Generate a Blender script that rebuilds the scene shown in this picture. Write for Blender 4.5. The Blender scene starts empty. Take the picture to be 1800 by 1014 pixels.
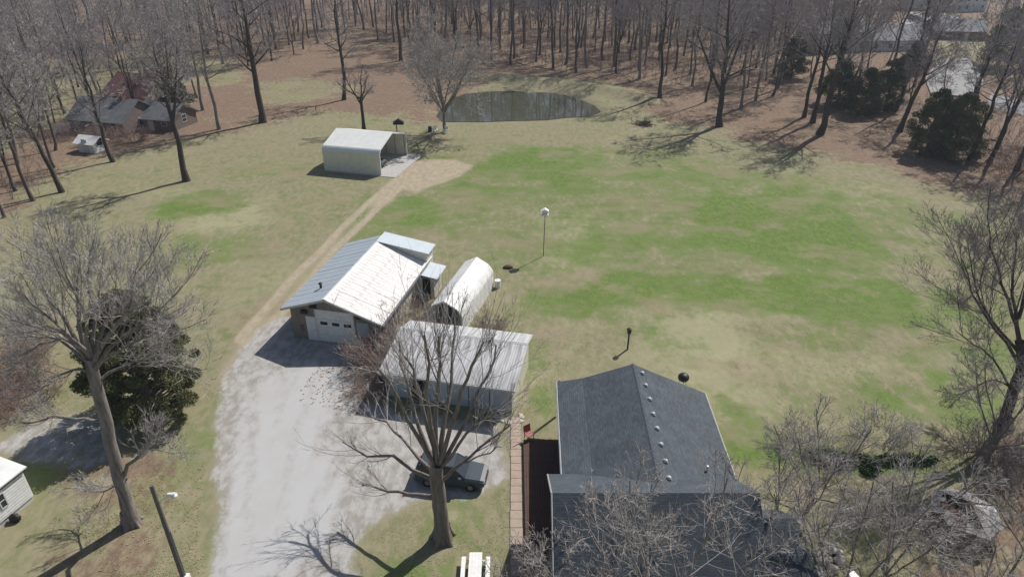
import bpy, bmesh, math, random
import numpy as np
from mathutils import Vector, Matrix

# ------------------------------------------------------------------ camera, sky, sun, exposure
CAM_H, CAM_F, CAM_P = 32.0, 1190.0, math.radians(29.0)     # height, focal length (1800-wide pixels), pitch
scene = bpy.context.scene
COL = scene.collection
cam_data = bpy.data.cameras.new('camera')
cam_data.sensor_width = 36.0
cam_data.lens = 36.0 * CAM_F / 1800.0
cam_data.clip_end = 5000.0
cam = bpy.data.objects.new('camera', cam_data)
cam.location = (0, 0, CAM_H)
cam.rotation_euler = (math.pi / 2 - CAM_P, 0, 0)
COL.objects.link(cam)
scene.camera = cam

SUN_EL, SUN_AZ = math.radians(47.0), math.radians(47.0)    # azimuth counted from +x towards +y
world = bpy.data.worlds.new('World')
scene.world = world
world.use_nodes = True
wt = world.node_tree
sky = wt.nodes.new('ShaderNodeTexSky')
sky.sky_type = 'NISHITA'
sky.sun_disc = False
sky.sun_elevation = SUN_EL
sky.sun_rotation = math.pi / 2 - SUN_AZ
sky.air_density = 1.0
sky.dust_density = 1.2
wt.links.new(sky.outputs[0], wt.nodes['Background'].inputs[0])
wt.nodes['Background'].inputs[1].default_value = 0.075
sd = bpy.data.lights.new('sun', 'SUN')
sd.energy = 4.6
sd.angle = math.radians(0.55)
sd.color = (1.0, 0.955, 0.89)
sun = bpy.data.objects.new('sun', sd)
sv = Vector((math.cos(SUN_EL) * math.cos(SUN_AZ), math.cos(SUN_EL) * math.sin(SUN_AZ), math.sin(SUN_EL)))
sun.rotation_euler = sv.to_track_quat('Z', 'Y').to_euler()
sun.location = sv * 200
COL.objects.link(sun)
scene.view_settings.view_transform = 'Standard'
scene.view_settings.look = 'None'
scene.view_settings.gamma = 1.0
scene.view_settings.exposure = 0.1
scene.view_settings.use_curve_mapping = False
scene.cycles.max_bounces = 6
scene.cycles.transparent_max_bounces = 8
scene.cycles.volume_bounces = 0

# ------------------------------------------------------------------ helpers
def at(px, py, z=0.0):
    """survey: the ground point (at height z) that the photograph shows at pixel px, py"""
    a, b = (px - 900) / CAM_F, (py - 507) / CAM_F
    dy = math.cos(CAM_P) - b * math.sin(CAM_P)
    dz = -math.sin(CAM_P) - b * math.cos(CAM_P)
    t = (z - CAM_H) / dz
    return (a * t, dy * t)

def at_depth(px, py, y):
    """survey: the point at distance y that the photograph shows at pixel px, py"""
    a, b = (px - 900) / CAM_F, (py - 507) / CAM_F
    t = y / (math.cos(CAM_P) - b * math.sin(CAM_P))
    return (a * t, y, CAM_H + t * (-math.sin(CAM_P) - b * math.cos(CAM_P)))

def vnoise(x, y, seed, scale):
    rng = np.random.default_rng(seed)
    n = 256
    g = rng.random((n, n))
    u, v = x / scale + 1000, y / scale + 1000
    i, j = np.floor(u).astype(int), np.floor(v).astype(int)
    fu, fv = u - i, v - j
    fu, fv = fu * fu * (3 - 2 * fu), fv * fv * (3 - 2 * fv)
    a, b = g[i % n, j % n], g[(i + 1) % n, j % n]
    c, d = g[i % n, (j + 1) % n], g[(i + 1) % n, (j + 1) % n]
    return (a * (1 - fu) + b * fu) * (1 - fv) + (c * (1 - fu) + d * fu) * fv

def fbm(x, y, seed, scale, octv=4):
    s, w, tot = 0, 1.0, 0
    for k in range(octv):
        s = s + w * vnoise(x, y, seed + k, scale / 2 ** k)
        tot += w
        w *= 0.55
    return s / tot

def poly_dist(x, y, poly):
    """signed distance to a polygon, negative inside"""
    d = np.full(x.shape, 1e18)
    ins = np.zeros(x.shape, bool)
    n = len(poly)
    for k in range(n):
        (ax, ay), (bx, by) = poly[k], poly[(k + 1) % n]
        ex, ey = bx - ax, by - ay
        t = np.clip(((x - ax) * ex + (y - ay) * ey) / (ex * ex + ey * ey + 1e-12), 0, 1)
        d = np.minimum(d, (x - ax - t * ex) ** 2 + (y - ay - t * ey) ** 2)
        if abs(ey) > 1e-12:
            c = ((ay > y) != (by > y)) & (x < (bx - ax) * (y - ay) / ey + ax)
            ins ^= c
    d = np.sqrt(d)
    return np.where(ins, -d, d)

def line_dist(x, y, pts):
    d = np.full(x.shape, 1e18)
    for (ax, ay), (bx, by) in zip(pts[:-1], pts[1:]):
        ex, ey = bx - ax, by - ay
        t = np.clip(((x - ax) * ex + (y - ay) * ey) / (ex * ex + ey * ey + 1e-12), 0, 1)
        d = np.minimum(d, (x - ax - t * ex) ** 2 + (y - ay - t * ey) ** 2)
    return np.sqrt(d)

def sstep(a, b, v):
    t = np.clip((v - a) / (b - a), 0, 1)
    return t * t * (3 - 2 * t)

def px_poly(pts):
    return [at(*p) for p in pts]

def tag(o, label=None, cat=None, group=None, kind=None):
    if label: o['label'] = label
    if cat: o['category'] = cat
    if group: o['group'] = group
    if kind: o['kind'] = kind
    return o

def empty(name, loc, rz=0.0):
    o = bpy.data.objects.new(name, None)
    o.empty_display_size = 0.3
    o.location = loc
    o.rotation_euler = (0, 0, rz)
    COL.objects.link(o)
    return o

class MB:
    """collects simple shapes and links them as ONE mesh object"""
    def __init__(s):
        s.v, s.f, s.sm = [], [], []
    def add(s, vs, fs, smooth=False):
        n = len(s.v)
        s.v += [tuple(p) for p in vs]
        s.f += [tuple(i + n for i in f) for f in fs]
        s.sm += [smooth] * len(fs)
        return s
    def box(s, x0, x1, y0, y1, z0, z1):
        return s.add([(x0, y0, z0), (x1, y0, z0), (x1, y1, z0), (x0, y1, z0), (x0, y0, z1), (x1, y0, z1), (x1, y1, z1), (x0, y1, z1)],
                     [(0, 3, 2, 1), (4, 5, 6, 7), (0, 1, 5, 4), (1, 2, 6, 5), (2, 3, 7, 6), (3, 0, 4, 7)])
    def prism(s, prof, a, b, axis='y'):
        """a 2D outline (x,z for axis y / y,z for axis x / x,y for axis z) pushed from a to b"""
        n = len(prof)
        def pt(p, t):
            return (p[0], t, p[1]) if axis == 'y' else (t, p[0], p[1]) if axis == 'x' else (p[0], p[1], t)
        vs = [pt(p, a) for p in prof] + [pt(p, b) for p in prof]
        fs = [(i, (i + 1) % n, n + (i + 1) % n, n + i) for i in range(n)]
        fs += [tuple(range(n))[::-1], tuple(range(n, 2 * n))]
        return s.add(vs, fs)
    def sheet(s, prof, a, b, th, axis='y'):
        """an open outline with thickness th (downwards), pushed from a to b"""
        low = [(p[0], p[1] - th) for p in prof]
        return s.prism(list(prof) + low[::-1], a, b, axis)
    def bar(s, p, q, r, n=6, r2=None, smooth=True):
        p, q = Vector(p), Vector(q)
        r2 = r if r2 is None else r2
        t = (q - p).normalized()
        u = t.cross(Vector((0, 0, 1)) if abs(t.z) < 0.9 else Vector((1, 0, 0))).normalized()
        w = t.cross(u)
        vs = []
        for c, rr in ((p, r), (q, r2)):
            for k in range(n):
                a = 2 * math.pi * k / n
                vs.append(c + (u * math.cos(a) + w * math.sin(a)) * rr)
        m = len(s.v)
        s.add(vs, [(k, (k + 1) % n, n + (k + 1) % n, n + k) for k in range(n)], smooth)
        return s.add(vs, [tuple(range(n))[::-1], tuple(range(n, 2 * n))])
    def ball(s, c, rx, ry, rz, nu=12, nv=8, bump=0.0, seed=0, zmin=-1.0):
        rg = random.Random(seed)
        vs, fs = [], []
        for j in range(nv + 1):
            th = math.pi * j / nv
            for i in range(nu):
                a = 2 * math.pi * i / nu
                k = 1 + bump * (rg.random() - 0.5)
                vs.append((c[0] + rx * math.sin(th) * math.cos(a) * k, c[1] + ry * math.sin(th) * math.sin(a) * k, c[2] + rz * max(zmin, math.cos(th)) * k))
        for j in range(nv):
            for i in range(nu):
                fs.append((j * nu + i, (j + 1) * nu + i, (j + 1) * nu + (i + 1) % nu, j * nu + (i + 1) % nu))
        return s.add(vs, fs, True)
    def mesh(s, name, m=None):
        me = bpy.data.meshes.new(name)
        me.from_pydata(s.v, [], s.f)
        if m: me.materials.append(m)
        me.polygons.foreach_set('use_smooth', s.sm)
        bm = bmesh.new(); bm.from_mesh(me)
        bmesh.ops.recalc_face_normals(bm, faces=bm.faces)
        bm.to_mesh(me); bm.free()
        return me
    def build(s, name, m, parent=None, loc=None, rz=0.0):
        o = bpy.data.objects.new(name, s.mesh(name, m))
        if parent: o.parent = parent
        if loc: o.location = loc
        if rz: o.rotation_euler = (0, 0, rz)
        COL.objects.link(o)
        return o

def inst(src, name=None, parent=None, loc=None):
    c = src.copy()
    if name: c.name = name
    c.parent = parent
    if loc: c.location = loc
    COL.objects.link(c)
    return c

# ------------------------------------------------------------------ materials
def new_mat(name):
    m = bpy.data.materials.new(name)
    m.use_nodes = True
    nt = m.node_tree
    return m, nt, nt.nodes['Principled BSDF']

def mat(name, c, rough=0.7, c2=None, scale=3.0, stretch=(1, 1, 1), bump=0.0, bscale=None, metal=0.0, spec=0.4, lo=0.35, hi=0.7, detail=5):
    m, nt, b = new_mat(name)
    N, L = nt.nodes, nt.links
    b.inputs['Roughness'].default_value = rough
    b.inputs['Metallic'].default_value = metal
    b.inputs['Specular IOR Level'].default_value = spec
    tc = N.new('ShaderNodeTexCoord'); mp = N.new('ShaderNodeMapping')
    mp.inputs['Scale'].default_value = stretch
    L.new(tc.outputs['Object'], mp.inputs[0])
    c = (*c, 1)
    if c2 is None:
        c2 = tuple(x * 0.82 for x in c[:3])
    no = N.new('ShaderNodeTexNoise'); no.inputs['Scale'].default_value = scale; no.inputs['Detail'].default_value = detail
    no.inputs['Roughness'].default_value = 0.62
    L.new(mp.outputs[0], no.inputs['Vector'])
    mr = N.new('ShaderNodeMapRange'); mr.inputs[1].default_value = lo; mr.inputs[2].default_value = hi
    L.new(no.outputs[0], mr.inputs[0])
    mx = N.new('ShaderNodeMix'); mx.data_type = 'RGBA'
    mx.inputs[6].default_value = c; mx.inputs[7].default_value = (*c2, 1)
    L.new(mr.outputs[0], mx.inputs[0])
    L.new(mx.outputs[2], b.inputs['Base Color'])
    if bump:
        n2 = N.new('ShaderNodeTexNoise'); n2.inputs['Scale'].default_value = bscale or scale * 4; n2.inputs['Detail'].default_value = 4
        L.new(mp.outputs[0], n2.inputs['Vector'])
        bp = N.new('ShaderNodeBump'); bp.inputs['Strength'].default_value = bump; bp.inputs['Distance'].default_value = 0.05
        L.new(n2.outputs[0], bp.inputs['Height']); L.new(bp.outputs[0], b.inputs['Normal'])
    return m

def ground_mat():
    m, nt, b = new_mat('ground_cover')
    N, L = nt.nodes, nt.links
    b.inputs['Roughness'].default_value = 0.95
    b.inputs['Specular IOR Level'].default_value = 0.15
    geo = N.new('ShaderNodeNewGeometry')
    def noise(scale, det=5, rough=0.6, stretch=None):
        n = N.new('ShaderNodeTexNoise'); n.inputs['Scale'].default_value = scale
        n.inputs['Detail'].default_value = det; n.inputs['Roughness'].default_value = rough
        if stretch:
            mp = N.new('ShaderNodeMapping'); mp.inputs['Scale'].default_value = stretch; mp.inputs['Rotation'].default_value = (0, 0, 0.22)
            L.new(geo.outputs['Position'], mp.inputs[0]); L.new(mp.outputs[0], n.inputs['Vector'])
        else:
            L.new(geo.outputs['Position'], n.inputs['Vector'])
        return n.outputs[0]
    def ramp(v, lo, hi, a=0.0, c=1.0):
        r = N.new('ShaderNodeMapRange'); r.interpolation_type = 'SMOOTHSTEP'
        for i, x in ((1, lo), (2, hi), (3, a), (4, c)): r.inputs[i].default_value = x
        L.new(v, r.inputs[0]); return r.outputs[0]
    def math2(op, a, c):
        n = N.new('ShaderNodeMath'); n.operation = op
        for i, x in ((0, a), (1, c)):
            if isinstance(x, (int, float)): n.inputs[i].default_value = x
            else: L.new(x, n.inputs[i])
        return n.outputs[0]
    def mix(f, a, c):
        n = N.new('ShaderNodeMix'); n.data_type = 'RGBA'
        if isinstance(f, (int, float)): n.inputs[0].default_value = f
        else: L.new(f, n.inputs[0])
        for i, x in ((6, a), (7, c)):
            if isinstance(x, tuple): n.inputs[i].default_value = (*x, 1)
            else: L.new(x, n.inputs[i])
        return n.outputs[2]
    def attr(name):
        a = N.new('ShaderNodeAttribute'); a.attribute_name = name
        s = N.new('ShaderNodeSeparateColor'); L.new(a.outputs['Color'], s.inputs[0])
        return s.outputs
    z1, z2 = attr('zone'), attr('zone2')
    nb = noise(0.35, 6, 0.62)                 # patches of metres
    nm = noise(1.6, 6, 0.65, (1.0, 0.55, 1.0))   # streaky tufts
    nf = noise(5.5, 5, 0.75)                   # fine
    ng = noise(28.0, 3, 0.7)
    # grass: straw to green
    nc = noise(0.13, 7, 0.68, (0.8, 1.3, 1.0))
    gsum = math2('ADD', z1[0], math2('MULTIPLY', math2('SUBTRACT', nb, 0.5), 1.5))
    gsum = math2('ADD', gsum, math2('MULTIPLY', math2('SUBTRACT', nc, 0.5), 1.5))
    gsum = math2('ADD', gsum, math2('MULTIPLY', math2('SUBTRACT', nm, 0.5), 1.3))
    gsum = math2('ADD', gsum, math2('MULTIPLY', math2('SUBTRACT', nf, 0.5), 0.8))
    gf = ramp(gsum, 0.05, 0.95)
    straw = mix(ramp(nm, 0.3, 0.7), GC['straw_a'], GC['straw_b'])
    straw = mix(math2('MULTIPLY', z2[1], ramp(nf, 0.2, 0.8, 0.6, 1.0)), straw, GC['pale'])
    green = mix(ramp(nm, 0.35, 0.7), GC['green_a'], GC['green_b'])
    grass = mix(gf, straw, green)
    grass = mix(ramp(nf, 0.5, 0.7, 0.0, 0.6), grass, GC['thatch'])
    grass = mix(ramp(nc, 0.48, 0.66, 0.0, 0.6), grass, GC['worn'])
    grass = mix(ramp(nb, 0.56, 0.7, 0.0, 0.35), grass, GC['dark_tuft'])
    # leaf litter
    lit = mix(ramp(nm, 0.3, 0.72), GC['litter_a'], GC['litter_b'])
    lit = mix(ramp(nf, 0.5, 0.72, 0.0, 0.65), lit, GC['litter_c'])
    lsum = math2('ADD', math2('MULTIPLY', z1[1], 0.86), math2('MULTIPLY', math2('SUBTRACT', nm, 0.5), 1.3))
    lsum = math2('ADD', lsum, math2('MULTIPLY', math2('SUBTRACT', nc, 0.5), 2.2))
    col = mix(ramp(lsum, 0.3, 0.75), grass, lit)
    # bare dirt
    dirt = mix(ramp(nm, 0.35, 0.65), GC['dirt_a'], GC['dirt_b'])
    dsum = math2('ADD', z2[0], math2('MULTIPLY', math2('SUBTRACT', nm, 0.5), 0.8))
    dsum = math2('ADD', dsum, math2('MULTIPLY', math2('SUBTRACT', nf, 0.5), 0.4))
    col = mix(ramp(dsum, 0.3, 0.75), col, dirt)
    # gravel
    grv = mix(ramp(ng, 0.25, 0.75, 0.0, 0.5), GC['gravel_a'], GC['gravel_b'])
    edge = mix(ramp(nm, 0.38, 0.62), GC['gravel_d'], GC['gravel_c'])
    csum = math2('ADD', z2[1], math2('MULTIPLY', math2('SUBTRACT', nb, 0.5), 0.8))
    csum = math2('ADD', csum, math2('MULTIPLY', math2('SUBTRACT', nm, 0.5), 0.55))
    csum = math2('ADD', csum, math2('MULTIPLY', math2('SUBTRACT', nf, 0.5), 0.7))
    grv = mix(ramp(nb, 0.42, 0.66, 0.0, 0.55), grv, GC['gravel_c'])
    grv = mix(ramp(csum, 0.0, 1.1), edge, grv)
    gs = math2('ADD', z1[2], math2('MULTIPLY', math2('SUBTRACT', nm, 0.5), 0.75))
    gs = math2('ADD', gs, math2('MULTIPLY', math2('SUBTRACT', nf, 0.5), 0.45))
    col = mix(ramp(gs, 0.3, 0.72), col, grv)
    # wet mud by the pond
    col = mix(z2[2], col, GC['mud'])
    L.new(col, b.inputs['Base Color'])
    bp = N.new('ShaderNodeBump'); bp.inputs['Strength'].default_value = 0.2; bp.inputs['Distance'].default_value = 0.06
    L.new(math2('ADD', nf, math2('MULTIPLY', ng, 0.15)), bp.inputs['Height'])
    L.new(bp.outputs[0], b.inputs['Normal'])
    return m

GC = dict(straw_a=(.28, .25, .16), straw_b=(.19, .19, .108), pale=(.335, .325, .20), green_a=(.09, .16, .03), green_b=(.15, .205, .055),
          dark_tuft=(.12, .135, .06), thatch=(.30, .265, .175), worn=(.29, .23, .165), litter_a=(.235, .168, .12), litter_b=(.155, .112, .082), litter_c=(.32, .25, .18),
          dirt_a=(.40, .345, .255), dirt_b=(.32, .27, .195), gravel_a=(.46, .46, .46), gravel_b=(.39, .39, .39), gravel_c=(.41, .40, .385), gravel_d=(.29, .27, .245), mud=(.15, .11, .075))

# ------------------------------------------------------------------ terrain
POND = px_poly([(786, 209), (778, 200), (784, 188), (800, 174), (822, 164), (860, 160), (905, 159), (930, 162), (955, 161), (985, 165), (1015, 174), (1036, 183), (1046, 193), (1030, 200), (990, 202), (955, 206), (900, 207), (850, 209)])
DAM = px_poly([(868, 138), (920, 142), (980, 149), (1040, 157), (1100, 166), (1128, 176)])
def height(x, y):
    x, y = np.asarray(x, float), np.asarray(y, float)
    h = 0.22 * (fbm(x, y, 3, 40, 3) - 0.5) * sstep(58, 75, y) + 0.05 * (fbm(x, y, 8, 5, 2) - 0.5) * sstep(62, 75, y)
    r = line_dist(x, y, DAM)
    h = h + 1.1 * np.exp(-(r / 3.4) ** 2)
    d = poly_dist(x, y, POND)
    h = np.where(d < 4, np.where(d < 0, -0.5 - np.clip(-d, 0, 1.2) * 0.6, -0.5 + (h + 0.5) * sstep(-0.2, 4, d)), h)
    w = sstep(110, 200, y) * (1 - np.exp(-(r / 9) ** 2)) * sstep(5, 20, d)
    return h + w * 1.2 * (fbm(x, y, 21, 60, 3) - 0.5)
def hz(x, y):
    return float(height(np.array([x]), np.array([y]))[0])

DRIVE = px_poly([(366, 1030), (370, 900), (374, 760), (386, 690), (405, 640), (432, 605), (462, 575), (500, 560), (520, 596), (620, 608), (690, 650), (640, 700), (700, 730),
                 (800, 742), (888, 738), (893, 800), (885, 838), (845, 866), (790, 872), (735, 878), (680, 905), (640, 940), (625, 980), (640, 1030), (600, 1100), (350, 1100)])
CORE = px_poly([(372, 1100), (388, 960), (400, 860), (425, 780), (455, 700), (480, 660), (520, 640), (600, 640), (610, 690), (590, 760), (600, 850), (580, 930), (520, 1000), (500, 1100)])
TRACK = px_poly([(440, 592), (482, 545), (540, 478), (600, 415), (660, 357), (705, 320), (745, 296)])
APRON = px_poly([(700, 330), (690, 345), (660, 372), (672, 338), (700, 302), (735, 284), (800, 282), (832, 290), (806, 310), (760, 326), (730, 340)])
LITTER = [px_poly(p) for p in (
    [(-300, 560), (-60, 430), (70, 340), (150, 295), (240, 268), (330, 246), (420, 225), (500, 210), (600, 196), (700, 205), (745, 222), (770, 205), (800, 165), (860, 146), (870, 128), (1000, 136),
     (1105, 165), (1140, 200), (1225, 222), (1330, 250), (1450, 275), (1560, 300), (1640, 335), (1800, 385), (2100, 430), (2600, 400), (2000, -60), (-400, -60)],
    [(-60, 1100), (20, 1000), (110, 930), (90, 850), (160, 800), (280, 790), (318, 830), (300, 930), (325, 1100)],
    [(-200, 760), (-50, 640), (60, 640), (90, 700), (40, 760), (-60, 800)],
    [(560, 690), (640, 575), (740, 600), (690, 660), (640, 700)],
    [(1600, 900), (1700, 830), (1780, 740), (1900, 720), (2000, 900), (1900, 1150), (1660, 1120), (1600, 1000)])]
CLEAR = [[(-300, 90), (100, 118), (240, 92), (420, 112), (400, 140), (260, 168), (120, 205), (-60, 300), (-400, 300)], [(230, 70), (330, 66), (340, 90), (240, 92)], [(470, 150), (560, 140), (600, 150), (590, 175), (480, 190)], [(1590, 60), (1800, 60), (1900, 140), (1700, 130), (1640, 110)]]
GRAVEL_PATCH = [px_poly([(-60, 800), (0, 765), (60, 735), (140, 722), (205, 738), (215, 800), (150, 832), (60, 818)])]
GREEN = [  # centre, radii (pixels), amount
    (1000, 528, 95, 32, .75), (1110, 560, 60, 40, .35), (1200, 508, 200, 26, .6), (1420, 520, 200, 30, .75), (1540, 545, 130, 34, .9), (1380, 385, 220, 60, .55), (1270, 360, 130, 40, .4),
    (700, 375, 110, 34, .6), (960, 300, 180, 40, .45), (880, 275, 120, 30, .25), (380, 352, 90, 26, .6), (380, 440, 130, 40, .5), (470, 300, 120, 24, .35), (640, 440, 80, 30, .4),
    (300, 372, 60, 24, .5), (1300, 440, 300, 50, .35), (1180, 600, 60, 30, .5), (960, 700, 50, 40, .6), (1310, 760, 50, 60, .5), (1640, 700, 160, 50, .55), (800, 920, 70, 50, .55), (760, 1000, 120, 30, .5),
    (930, 640, 40, 40, .4), (1450, 810, 120, 24, .9), (1580, 815, 90, 26, .7), (1660, 640, 120, 40, .35), (320, 800, 60, 110, .35), (60, 850, 90, 60, .4), (1440, 600, 120, 24, .4), (840, 330, 120, 26, .3),
    (1150, 310, 260, 30, .3), (860, 640, 60, 90, .35), (520, 365, 60, 24, .2), (1480, 690, 200, 40, .25), (1700, 560, 120, 60, .4)]
MEADOW = px_poly([(640, 420), (700, 330), (840, 270), (1000, 230), (1200, 260), (1500, 310), (1640, 380), (1640, 480), (1560, 560), (1300, 530), (1150, 500), (950, 560), (860, 500), (780, 420)])
PALE = [(400, 375, 130, 40, .9), (1010, 395, 110, 34, .6), (1180, 545, 110, 30, .5), (1240, 610, 150, 46, .8), (1280, 690, 120, 40, .7), (1320, 548, 80, 24, .5), (1390, 400, 50, 20, .5),
        (1560, 350, 180, 40, .35), (1100, 700, 120, 40, .3), (1420, 640, 160, 40, .5), (450, 480, 120, 60, .3), (1000, 450, 60, 60, .3), (280, 340, 100, 20, .4)]

def terrain():
    def axis(a, b, step, lo, hi):
        core = np.arange(a, b + 1e-6, step)
        out = [core[-1]]
        s = step
        while out[-1] < hi:
            s = min(s * 1.18, 60); out.append(out[-1] + s)
        low = [core[0]]; s = step
        while low[-1] > lo:
            s = min(s * 1.18, 60); low.append(low[-1] - s)
        return np.concatenate([np.array(low[:0:-1]), core, np.array(out[1:])])
    xs = axis(-78, 78, 0.5, -1500, 1500)
    ys = axis(16, 172, 0.5, -300, 2500)
    X, Y = np.meshgrid(xs, ys)
    nx, ny = len(xs), len(ys)
    jit = ((X > -77) & (X < 77) & (Y > 17) & (Y < 171)) * 0.16
    rg = np.random.default_rng(5)
    x = (X + jit * (rg.random(X.shape) - .5)).ravel(); y = (Y + jit * (rg.random(X.shape) - .5)).ravel()
    z = height(x, y)
    wob = (fbm(x, y, 31, 6, 4) - 0.5)
    wob2 = (fbm(x, y, 41, 18, 4) - 0.5)
    lit = np.zeros_like(x)
    for k, p in enumerate(LITTER):
        d = poly_dist(x, y, p)
        s = 5.0 if k == 0 else 2.2
        lit = np.maximum(lit, (1 if k == 0 else .72) * sstep(s, -s, d + wob * (8 if k == 0 else 2.5) + wob2 * (8 if k == 0 else 2)))
    rd = line_dist(x, y, DAM)
    lit *= 1 - 0.42 * np.exp(-(rd / 3.2) ** 2)
    for p in CLEAR:
        lit *= 1 - .75 * sstep(4, -4, poly_dist(x, y, px_poly(p)) + wob * 10 + wob2 * 10)
    dd = poly_dist(x, y, DRIVE)
    grav = sstep(1.3, -1.3, dd + wob * 2.6)
    grav = np.maximum(grav, 0.62 * sstep(1.0, -1.0, poly_dist(x, y, GRAVEL_PATCH[0]) + wob * 2.0))
    td = line_dist(x, y, TRACK) + wob * 0.5
    dirt = sstep(2.0, 1.1, td) * (0.42 + 0.5 * np.exp(-((td - 0.85) / 0.42) ** 2))
    dirt = np.maximum(dirt, 0.85 * sstep(1.8, -1.2, poly_dist(x, y, APRON) + wob * 3))
    dirt = np.maximum(dirt, 0.55 * np.exp(-(line_dist(x, y, px_poly([(395, 660), (425, 615), (470, 560)])) / 1.5) ** 2))
    for (px, py, r, a) in ((770, 955, 1.5, .5), (795, 905, 1.1, .6), (1000, 440, 2.5, .4), (1135, 218, 2.2, .5), (640, 232, 1.5, .3), (870, 470, 1, .3)):
        cx, cy = at(px, py)
        dirt = np.maximum(dirt, a * np.exp(-((x - cx) ** 2 + (y - cy) ** 2) / r ** 2))
    def blobs(lst):
        s = np.zeros_like(x)
        for (px, py, rx, ry, a) in lst:
            cx, cy = at(px, py)
            x1, y1 = at(px + rx, py); _, y2 = at(px, py - ry); _, y3 = at(px, py + ry)
            ax, ay = abs(x1 - cx), (y2 - y3) / 2
            q = np.sqrt(((x - cx) / ax) ** 2 + ((y - cy) / ay) ** 2) + wob * 1.5 + wob2 * 1.2
            s = s + a * sstep(1.15, 0.5, q)
        return np.clip(s, 0, 1)
    green = 0.13 + 0.38 * sstep(0, 8, -poly_dist(x, y, MEADOW) + wob2 * 26) + blobs(GREEN) * 0.85 + 0.25 * (fbm(x, y, 61, 12, 4) - .4)
    green -= 0.55 * np.exp(-(rd / 5.5) ** 2)
    pale = blobs(PALE)
    core = sstep(1.6, -1.2, poly_dist(x, y, CORE) + wob * 2.5)
    def ruts(pts, half=.85, wd=.32):
        return np.exp(-((line_dist(x, y, px_poly(pts)) - half) / wd) ** 2)
    rt = np.maximum.reduce([ruts([(480, 1090), (492, 960), (500, 860), (516, 770), (545, 690), (575, 625)]), ruts([(520, 1090), (545, 900), (600, 800), (700, 770), (800, 790)]), ruts([(440, 1000), (440, 850), (448, 740), (450, 640), (470, 575)])])
    core = core + .55 * rt * sstep(2, 0, dd) - .28 * sstep(0, -1, dd) * (1 - rt)
    wheel = np.maximum.reduce([ruts([(760, 300), (900, 292), (1020, 268), (1125, 228)]), ruts([(870, 700), (960, 640), (1040, 540), (1200, 480), (1420, 470), (1600, 520)]), ruts([(960, 470), (1080, 400), (1260, 330), (1420, 290)])])
    pale = np.clip(pale + .45 * wheel, 0, 1)
    pale = np.where(dd < 2.5, core, pale)
    dp = poly_dist(x, y, POND)
    mud = sstep(2.4, 0.2, dp + wob * 3) * 0.8 * (.45 + .55 * sstep(122, 132, y))
    zone = np.stack([green, lit, grav, np.ones_like(x)], 1).astype(np.float32)
    zone2 = np.stack([dirt, pale, mud, np.ones_like(x)], 1).astype(np.float32)
    idx = np.arange(nx * ny).reshape(ny, nx)
    quads = np.stack([idx[:-1, :-1], idx[:-1, 1:], idx[1:, 1:], idx[1:, :-1]], -1).reshape(-1, 4)
    fl, fg, fd = lit[quads].mean(1), grav[quads].mean(1), dirt[quads].mean(1)
    cy = y[quads].mean(1); cxx = x[quads].mean(1)
    drivef = (poly_dist(cxx, cy, DRIVE) < 0.9) & (fg > 0.45)
    trackf = (~drivef) & (fd > 0.25) & ((line_dist(cxx, cy, TRACK) < 3) | (poly_dist(cxx, cy, APRON) < 1.5))
    woodf = (~drivef) & (~trackf) & (fl > 0.5) & (cy > 55)
    rest = ~(drivef | trackf | woodf)
    m = ground_mat()
    for name, sel in (('lawn', rest), ('gravel_driveway', drivef), ('dirt_track', trackf), ('woodland_floor', woodf)):
        q = quads[sel]
        used, inv = np.unique(q.ravel(), return_inverse=True)
        me = bpy.data.meshes.new(name)
        me.vertices.add(len(used)); me.loops.add(q.size); me.polygons.add(len(q))
        me.vertices.foreach_set('co', np.stack([x[used], y[used], z[used]], 1).astype(np.float32).ravel())
        me.loops.foreach_set('vertex_index', inv.astype(np.int32).ravel())
        me.polygons.foreach_set('loop_start', np.arange(0, q.size, 4, dtype=np.int32))
        me.polygons.foreach_set('loop_total', np.full(len(q), 4, np.int32))
        me.polygons.foreach_set('use_smooth', np.ones(len(q), bool))
        for nm_, arr in (('zone', zone), ('zone2', zone2)):
            a = me.attributes.new(nm_, 'FLOAT_COLOR', 'POINT')
            a.data.foreach_set('color', arr[used].ravel())
        me.update(); me.validate()
        me.materials.append(m)
        o = bpy.data.objects.new(name, me); COL.objects.link(o)
        o['kind'] = 'structure'
terrain()

def pond():
    m, nt, b = new_mat('pond_water')
    b.inputs['Base Color'].default_value = (.065, .068, .045, 1)
    b.inputs['Roughness'].default_value = 0.04
    b.inputs['IOR'].default_value = 1.38
    b.inputs['Specular IOR Level'].default_value = 1.0
    N, L = nt.nodes, nt.links
    g = N.new('ShaderNodeNewGeometry'); n = N.new('ShaderNodeTexNoise'); n.inputs['Scale'].default_value = 1.3; n.inputs['Detail'].default_value = 3
    L.new(g.outputs['Position'], n.inputs['Vector'])
    bp = N.new('ShaderNodeBump'); bp.inputs['Strength'].default_value = 0.02; bp.inputs['Distance'].default_value = 0.1
    L.new(n.outputs[0], bp.inputs['Height']); L.new(bp.outputs[0], b.inputs['Normal'])
    cx = sum(p[0] for p in POND) / len(POND); cy = sum(p[1] for p in POND) / len(POND)
    pts = [(cx + (p[0] - cx) * 1.08, cy + (p[1] - cy) * 1.08) for p in POND]
    mb = MB(); mb.add([(p[0], p[1], -0.36) for p in pts], [tuple(range(len(pts)))])
    o = mb.build('pond', m); o['kind'] = 'structure'
pond()

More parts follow.
